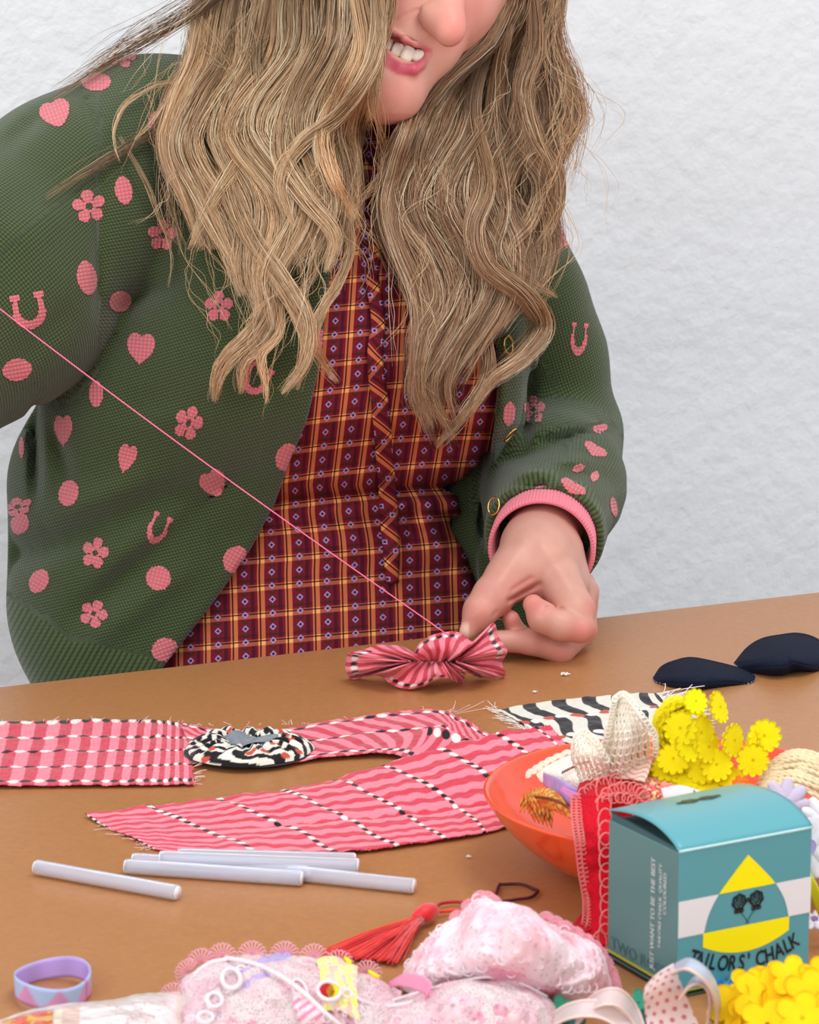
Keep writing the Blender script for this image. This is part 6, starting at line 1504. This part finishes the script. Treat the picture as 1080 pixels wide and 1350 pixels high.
# things lying in among the lace
m_lilt = lace_mat('lilac_tulle', (186, 168, 214), 500, .2, base_alpha=.6, softness=.1)
P = floorz(rumple(patch([[(292, 1296, .016), (330, 1276, .022), (374, 1250, .020), (384, 1262, .018)], [(300, 1312, .016), (340, 1300, .020), (380, 1290, .02), (398, 1298, .018)], [(310, 1330, .012), (350, 1322, .014), (386, 1312, .015), (404, 1316, .012)]], 40, 60) - FV * .001, .002, 50, 71))
tag(sheet('lilac_tulle', P, .0004, m_lilt), 'lilac tulle showing through the scalloped white lace', 'fabric piece')
m_yg = pm('pale_yellow_print', vc=True, rough=.7)
def yg(u, v, P):
    C = np.broadcast_to(lin((238, 232, 160)), P.shape).copy(); n_ = wob(P, 180, 2, 2); C[n_ > .3] = lin((240, 190, 180)); C[n_ < -.4] = lin((240, 240, 120)); return C
P = floorz(rumple(patch([[(418, 1268, .018), (440, 1262, .02), (472, 1274, .02)], [(424, 1300, .021), (448, 1296, .022), (470, 1304, .02)], [(420, 1336, .016), (448, 1334, .017), (474, 1346, .012)]], 40, 40) - FV * .0006, .0014, 50, 72)); u, v = np.meshgrid(np.linspace(0, 1, 40), np.linspace(0, 1, 40))
ygo = tag(sheet('printed_scrap', P, .0005, m_yg, None, yg(u, v, P)), 'pale yellow printed scrap with red and yellow dot among the white lace', 'fabric piece')
mb = MB(); c = T(431, 1306, .025) - FV * .0015
Vf, Ff = flower_geo(c, -FV, ZV, .0036, 8, .02, .0006); mk('red_dot', Vf, Ff, m_redc, ygo)
Vf, Ff = flower_geo(c + RV * .0032, -FV, ZV, .0032, 8, .02, .0004); mk('yellow_dot', Vf, Ff, m_ysat, ygo)
for pts in ([(455, 1262, .021), (462, 1268, .021)], [(486, 1280, .018), (500, 1288, .016)]):
    m2 = MB(); m2.tube([T(*q) - FV * .002 for q in pts], .0011, 6); m2.build('yellow_tab', m_ysat, ygo)
m_bps = pm('bright_pink_satin', (246, 160, 196), .3)
tag(ribbon('satin_ribbon', [(512, 1298, .010), (530, 1292, .018), (552, 1296, .022), (566, 1306, .020), (560, 1318, .016)], (.2, -.4, 1), [.004, .008, .010, .009, .005], m_bps), 'twist of bright pink satin ribbon between the two lace heaps', 'ribbon')
def cand(u, v, P):
    C = np.broadcast_to(lin((250, 226, 232)), P.shape).copy(); C[np.sin(u * 40 + v * 5) > .1] = lin((242, 140, 176)); return C
tag(ribbon('striped_ribbon', [(388, 1296, .020), (398, 1318, .022), (408, 1340, .018), (422, 1366, .008)], (1, -.3, .5), [.006, .010, .012, .012], m_yg, cfn=cand), 'pink and white striped ribbon under the scalloped lace', 'ribbon')
# plastic bag
m_bag = pm('clear_bag_print', vc=True, rough=.22, coat=.5)
P = patch([[(-90, 1372, .0), (-30, 1356, .004), (10, 1342, .010), (60, 1328, .014), (120, 1322, .016), (180, 1314, .016), (225, 1308, .012), (252, 1306, .004)],
           [(-90, 1385, .003), (-30, 1370, .012), (10, 1355, .016), (60, 1340, .019), (120, 1334, .021), (180, 1330, .020), (225, 1326, .014), (252, 1326, .004)],
           [(-90, 1410, .004), (-30, 1400, .012), (10, 1390, .016), (60, 1380, .018), (120, 1375, .019), (180, 1370, .018), (225, 1366, .010), (252, 1362, .003)],
           [(-90, 1460, .0), (-30, 1455, .0), (10, 1450, .0), (60, 1446, .0), (120, 1442, .0), (180, 1438, .0), (225, 1436, .0), (252, 1430, .0)]], 90, 220)
P = floorz(rumple(P, .0008, 45, 81)); u, v = np.meshgrid(np.linspace(0, 1, 220), np.linspace(0, 1, 90)); n_ = wob(P, 120, 5, 2)
xp = P[..., 0] / (P[..., 1] * CT + .0) ; pxs = 540 + P[..., 0] / np.linalg.norm((P - np.array(CAMP)) * np.array([0, 1, 1]), axis=-1) * FPX
C = np.broadcast_to(lin((226, 212, 202)), P.shape).copy()
m_ = (pxs > 10) & (pxs < 76) & (v > .16); C[m_] = lin((222, 92, 66)); C[m_ & (n_ > .25)] = lin((232, 178, 80))
m_ = (pxs > 78) & (pxs < 88) & (v > .12); C[m_] = lin((240, 226, 206)); m_ = (pxs > 88) & (pxs < 112) & (v > .12); C[m_] = lin((228, 188, 176)); C[m_ & (np.sin(v * 150) > 0)] = lin((240, 214, 204))
m_ = (pxs > 112) & (pxs < 235) & (v > .1); C[m_] = lin((240, 226, 226)); C[m_ & (np.abs(n_) < .10) & (pxs > 145) & (v > .25)] = lin((214, 178, 172))
tag(sheet('plastic_bag', P, .0006, m_bag, None, C), 'clear plastic bag of printed cream and red packets at the bottom left corner', 'bag')
# lilac ribbon ring
m_gros = pm('lilac_grosgrain', vc=True, rough=.6)
a = np.linspace(R(-20), R(338), 90); c0 = T(70, 1312, 0); n = 90
def lil(inner):
    def f(u, v, P):
        C = np.broadcast_to(lin((186, 158, 222)) if inner else lin((214, 150, 196)), P.shape).copy()
        C *= (1 + .07 * np.sin(u * 600))[..., None]
        if not inner:
            t = (u * 7) % 1; C[(np.abs(t - .5) * 2 < v)] = lin((176, 196, 232))
        return C
    return f
pth = np.stack([c0[0] + .0178 * np.cos(a), c0[1] + .0215 * np.sin(a), np.full(n, TABLE_Z + .0062) + .0012 * np.sin(a * 2)], 1)
lr = ribbon('ribbon_ring', pth, (0, 0, 1), .0105, m_gros, None, n=90, cfn=lil(True), pxp=False); tag(lr, 'loop of lilac grosgrain ribbon standing on edge at the lower left', 'ribbon')
pth2 = np.stack([c0[0] + .0184 * np.cos(a), c0[1] + .0221 * np.sin(a), np.full(n, TABLE_Z + .0062) + .0012 * np.sin(a * 2)], 1)
ribbon('printed_outer_face', pth2, (0, 0, 1), .0105, m_gros, lr, n=90, cfn=lil(False), pxp=False)
# red tassel with cords
m_tas = pm('red_silk', (222, 30, 36), .4, sheen=.4); m_tas2 = pm('orange_red_silk', (240, 70, 40), .4); m_mar = pm('maroon_cord', (78, 16, 26), .6); m_crm = pm('crimson_cord', (176, 26, 44), .6)
ts = empty('tassel', T(500, 1240, 0), 'red silk tassel lying on the table between the glue sticks and pink lace', 'tassel')
rq = np.random.RandomState(8); mb = MB(); mb2 = MB()
for k in range(230):
    f = rq.rand(); z = rq.rand(); e = np.array([425 + f * 100 + rq.randn() * 3, 1256 + f * 12 + rq.randn() * 2]); k0 = np.array([552 + rq.randn() * 3, 1208 + f * 8])
    mid = k0 + (e - k0) * .5 + np.array([0, -3 + f * 3]) ; hz = .001 + .007 * z
    Q = crom(np.array([(k0[0], k0[1], .004 + .004 * z), (mid[0], mid[1], hz), (e[0], e[1], .0008 + .3 * hz)], float), 12)
    (mb2 if rq.rand() < .15 else mb).tube([T(*q) for q in Q], .00042, 4)
mb.build('fringe', m_tas, ts); mb2.build('bright_fringe_strands', m_tas2, ts)
mb = MB(); mb.tube([T(*q) for q in crom(np.array([(546, 1211, .005), (556, 1206, .007), (566, 1202, .007), (574, 1201, .005)], float), 14)], np.interp(np.linspace(0, 1, 14), [0, .25, .5, .8, 1], [.0030, .0040, .0050, .0044, .002]), 16); mb.build('knot', m_tas, ts)
mb = MB(); mb.tube([T(*q) for q in crom(np.array([(572, 1202, .004), (590, 1201, .003), (612, 1200, .002), (634, 1202, .002)], float), 30)], .0010, 8); mb.build('hanging_cord', m_tas2, ts); adopt(ts)
def cord(name, pts, r, m, label):
    mb = MB(); Q = crom(np.array(pts, float), 80); mb.tube([T(*q) for q in Q], r, 8); return tag(mb.build(name, m), label, 'cord')
cord('thin_cord', [(648, 1204, .004), (651, 1190, .003), (658, 1168, .002), (664, 1166, .002), (688, 1166, .002), (704, 1172, .002), (709, 1175, .002), (700, 1183, .002), (680, 1186, .002), (656, 1190, .002), (646, 1198, .003)], .0009, m_mar, 'dark maroon cord loop on the table in front of the orange bowl')
cord('thin_cord', [(574, 1202, .004), (580, 1192, .003), (600, 1189, .0025), (622, 1190, .0025), (640, 1184, .003), (648, 1176, .003), (652, 1184, .004), (644, 1194, .003), (610, 1198, .0025), (604, 1212, .002), (598, 1222, .001)], .0009, m_crm, 'crimson cord trailing from the red tassel towards the maroon loop')
mb = MB(); mb.tube([T(*q) for q in crom(np.array([(652, 1194, .003), (662, 1192, .004), (668, 1197, .002)], float), 12)], np.interp(np.linspace(0, 1, 12), [0, .5, 1], [.001, .0018, .0012]), 8); tag(mb.build('cord_knot', m_crm), 'small crimson cord knot at the tip of the pink lace heap', 'cord')
# bottom-right corner : felt leaves, pompom, ribbons, rickrack, yellow blossoms
m_grn = pm('green_felt', (48, 142, 112), .85, bump=('noise', 800, .4, .0008)); m_grd = pm('dark_green_felt', (28, 92, 80), .85)
for i, (x, y, h, Rr, m) in enumerate([(712, 1338, .006, .0065, m_grd), (738, 1332, .008, .0075, m_grn), (756, 1340, .007, .0065, m_grd), (842, 1322, .010, .0070, m_grn), (838, 1342, .006, .0060, m_grd)]):
    o = flower('felt_leaf', T(x, y, h), (rq.randn() * .3, -.6, .9), RV, Rr, 6, .4, .0012, m, None, bend=.25, sub=8)
    tag(o, ['dark green felt scrap at the bottom edge left of its lighter neighbour', 'mid green felt scrap under the sheer ribbon loops, largest of the left group', 'dark green felt scrap just right of the mid green one', 'bright green felt scrap against the dotted ribbon', 'dark green felt scrap below the bright one by the dotted ribbon'][i], 'felt piece')
c = T(692, 1350, .008); V = []; a = np.linspace(0, 2 * np.pi, 28, endpoint=False); b2 = np.linspace(0, np.pi, 18)
A_, B_ = np.meshgrid(a, b2); rad = .0058 * (1 + .06 * np.sin(9 * A_) * np.sin(7 * B_)); P = np.stack([c[0] + rad * np.sin(B_) * np.cos(A_), c[1] + rad * np.sin(B_) * np.sin(A_), c[2] - .002 + rad * np.cos(B_)], -1)
tag(mk('felt_ball', P.reshape(-1, 3), gridfaces(18, 28, 0, True)[:, ::-1], pm('red_felt', (214, 26, 52), .85, bump=('noise', 900, .6, .001))), 'red felt ball at the bottom edge between the lace and ribbons', 'felt ball')
m_sheer = pm('sheer_ribbon', (240, 222, 220), .25, alpha=.55, coat=.2); m_sedge = pm('sheer_ribbon_edge', (240, 214, 208), .3)
for i, (pts, lab) in enumerate([([(716, 1362, .002), (736, 1340, .012), (764, 1330, .018), (796, 1332, .018), (824, 1350, .012), (846, 1378, .002)], 'lower loop of sheer white ribbon along the bottom edge'), ([(758, 1348, .006), (778, 1324, .018), (800, 1314, .024), (820, 1318, .022), (838, 1340, .012), (850, 1372, .002)], 'upper loop of sheer pinkish ribbon rising left of the dotted ribbon')]):
    o = ribbon('sheer_ribbon', pts, (.2, .9, .35), .011, m_sheer, n=70); tag(o, lab, 'ribbon')
    Q = crom(np.array(pts, float), 70); wd = np.array([.2, .9, .35]); wd /= np.linalg.norm(wd)
    for sg in (-1, 1):
        P = np.array([T(*q) for q in Q]) + wd * sg * .0055; P[:, 2] = np.maximum(P[:, 2], TABLE_Z + .0012); mb = MB(); mb.tube(P, .0007, 6); mb.build('ribbon_edge', m_sedge, o)
m_dot = pm('dotted_ribbon', vc=True, rough=.6)
P = patch([[(852, 1298, .036), (868, 1282, .044), (888, 1270, .048)], [(849, 1316, .028), (872, 1302, .036), (897, 1294, .038)], [(853, 1344, .012), (880, 1338, .018), (912, 1330, .020)], [(862, 1385, .001), (895, 1380, .002), (930, 1372, .003)]], 160, 110)
u, v = np.meshgrid(np.linspace(0, 1, 110), np.linspace(0, 1, 160)); C = np.broadcast_to(lin((246, 230, 232)), P.shape).copy()
gu, gv = u * 4.4, v * 9.0; k_ = np.floor(gv); fu_ = (gu + .5 * (k_ % 2)) % 1 - .5; fv_ = gv % 1 - .5; C[(fu_ / .22) ** 2 + (fv_ / .24) ** 2 < 1] = lin((214, 128, 142))
tag(sheet('dotted_ribbon', floorz(P), .0006, m_dot, None, C), 'white ribbon with small pink dots curling down in front of the chalk box', 'ribbon')
m_gsat = pm('grey_blue_satin', (176, 184, 200), .3, mottle=(90, .12)); m_peach = pm('peach_ribbon_edge', (228, 200, 190), .35)
for i, (pts, w_, lab) in enumerate([([(888, 1276, .044), (908, 1270, .050), (930, 1284, .046), (944, 1308, .034), (948, 1338, .016), (940, 1375, .002)], .012, 'outer loop of grey satin ribbon beside the dotted ribbon'), ([(898, 1312, .032), (912, 1294, .040), (928, 1292, .040), (938, 1308, .032), (936, 1340, .014), (926, 1375, .002)], .010, 'inner loop of blue-grey satin ribbon beside the dotted ribbon')]):
    o = ribbon('satin_ribbon', pts, (.25, .95, .1), w_, m_gsat, n=70); tag(o, lab, 'ribbon')
    P = np.array([T(*q) for q in crom(np.array(pts, float), 70)]) - np.array([.25, .95, .1]) * w_ / 2; P[:, 2] = np.maximum(P[:, 2], TABLE_Z + .0012); mb = MB(); mb.tube(P, .0008, 6); mb.build('ribbon_edge', m_peach, o)
m_blu = pm('blue_rickrack', (52, 150, 200), .7, bump=('noise', 700, .4, .0005))
t = np.linspace(0, 1, 90)
for i, (y0, h0, lab) in enumerate([(1300, .006, 'blue wavy rickrack braid nearest the chalk box base'), (1310, .005, 'blue wavy rickrack braid in front of the other, behind the yellow blossoms')]):
    pts = np.array([T(936 + 62 * s_, y0 - 8 * s_ + 4.5 * math.sin(s_ * 22 + i), h0 + .001 * math.sin(s_ * 22)) for s_ in t])
    o = ribbon('rickrack', pts, (0, .7, .7), .0045, m_blu, n=90, pxp=False); tag(o, lab, 'braid')
m_yb = pm('deep_yellow_felt', (250, 206, 20), .85, .2, bump=('noise', 800, .4, .0008), mottle=(150, .06))
yb = empty('blossom_trim', T(1020, 1335, 0), 'yellow felt blossom trim heaped at the bottom right corner', 'trim')
for x, y, h, nv_, Rr, hole in [(1006, 1312, .026, (-.1, -.8, .7), .0150, .16), (1068, 1312, .030, (.2, -.8, .6), .0135, .0), (1044, 1288, .034, (.1, -.6, .6), .0115, .0), (966, 1326, .020, (-.6, -.8, .5), .0120, .0), (1058, 1342, .026, (.1, -.8, .7), .0135, .0), (1012, 1350, .018, (-.1, -.7, .8), .0140, .1), (1030, 1326, .020, (.5, -.7, .4), .0130, 0), (984, 1300, .028, (-.5, -.7, .6), .0100, 0),
                              (1080, 1290, .032, (.3, -.7, .6), .0110, 0), (962, 1352, .010, (-.3, -.8, .6), .0130, 0), (990, 1340, .016, (.2, -.9, .3), .0130, 0), (1040, 1310, .024, (-.2, -.8, .6), .012, 0), (1084, 1340, .022, (.1, -.8, .6), .013, .1), (1020, 1290, .028, (.1, -.6, .8), .010, 0)]:
    flower('blossom', T(x, y, h), nv_, ZV, Rr, 5, .42, .0014, m_yb, yb, hole=hole, bend=.12, sub=16, pw=.75)
for x, y in [(1000, 1340), (1040, 1345), (1070, 1330), (1015, 1325)]:
    flower('blossom', T(x, y + 25, .004), (rq.randn() * .3, -.3, 1), RV, .015, 5, .42, .0014, m_yb, yb, bend=.2, sub=16, pw=.75)
adopt(yb)
# lint
m_lint = pm('white_lint', (236, 232, 230), .9)
for i, (x, y, s_) in enumerate([(745, 889, 1.0), (705, 912, .6), (618, 1129, .5)]):
    mb = MB(); rq = np.random.RandomState(i + 3)
    for k in range(7):
        a0 = rq.rand() * 6.28; c = T(x, y, .0012); mb.tube([c, c + np.array([math.cos(a0), math.sin(a0), .3]) * .0022 * s_, c + np.array([math.cos(a0 + .6), math.sin(a0 + .6), .1]) * .0034 * s_], .0005 * s_, 5)
    tag(mb.build('lint', m_lint), ['white lint speck on the table right below the hand', 'tiny white lint speck between the hand and the black and white strip', 'tiny pale lint speck under the long pink strip'][i], 'lint')
adopt(PERS)
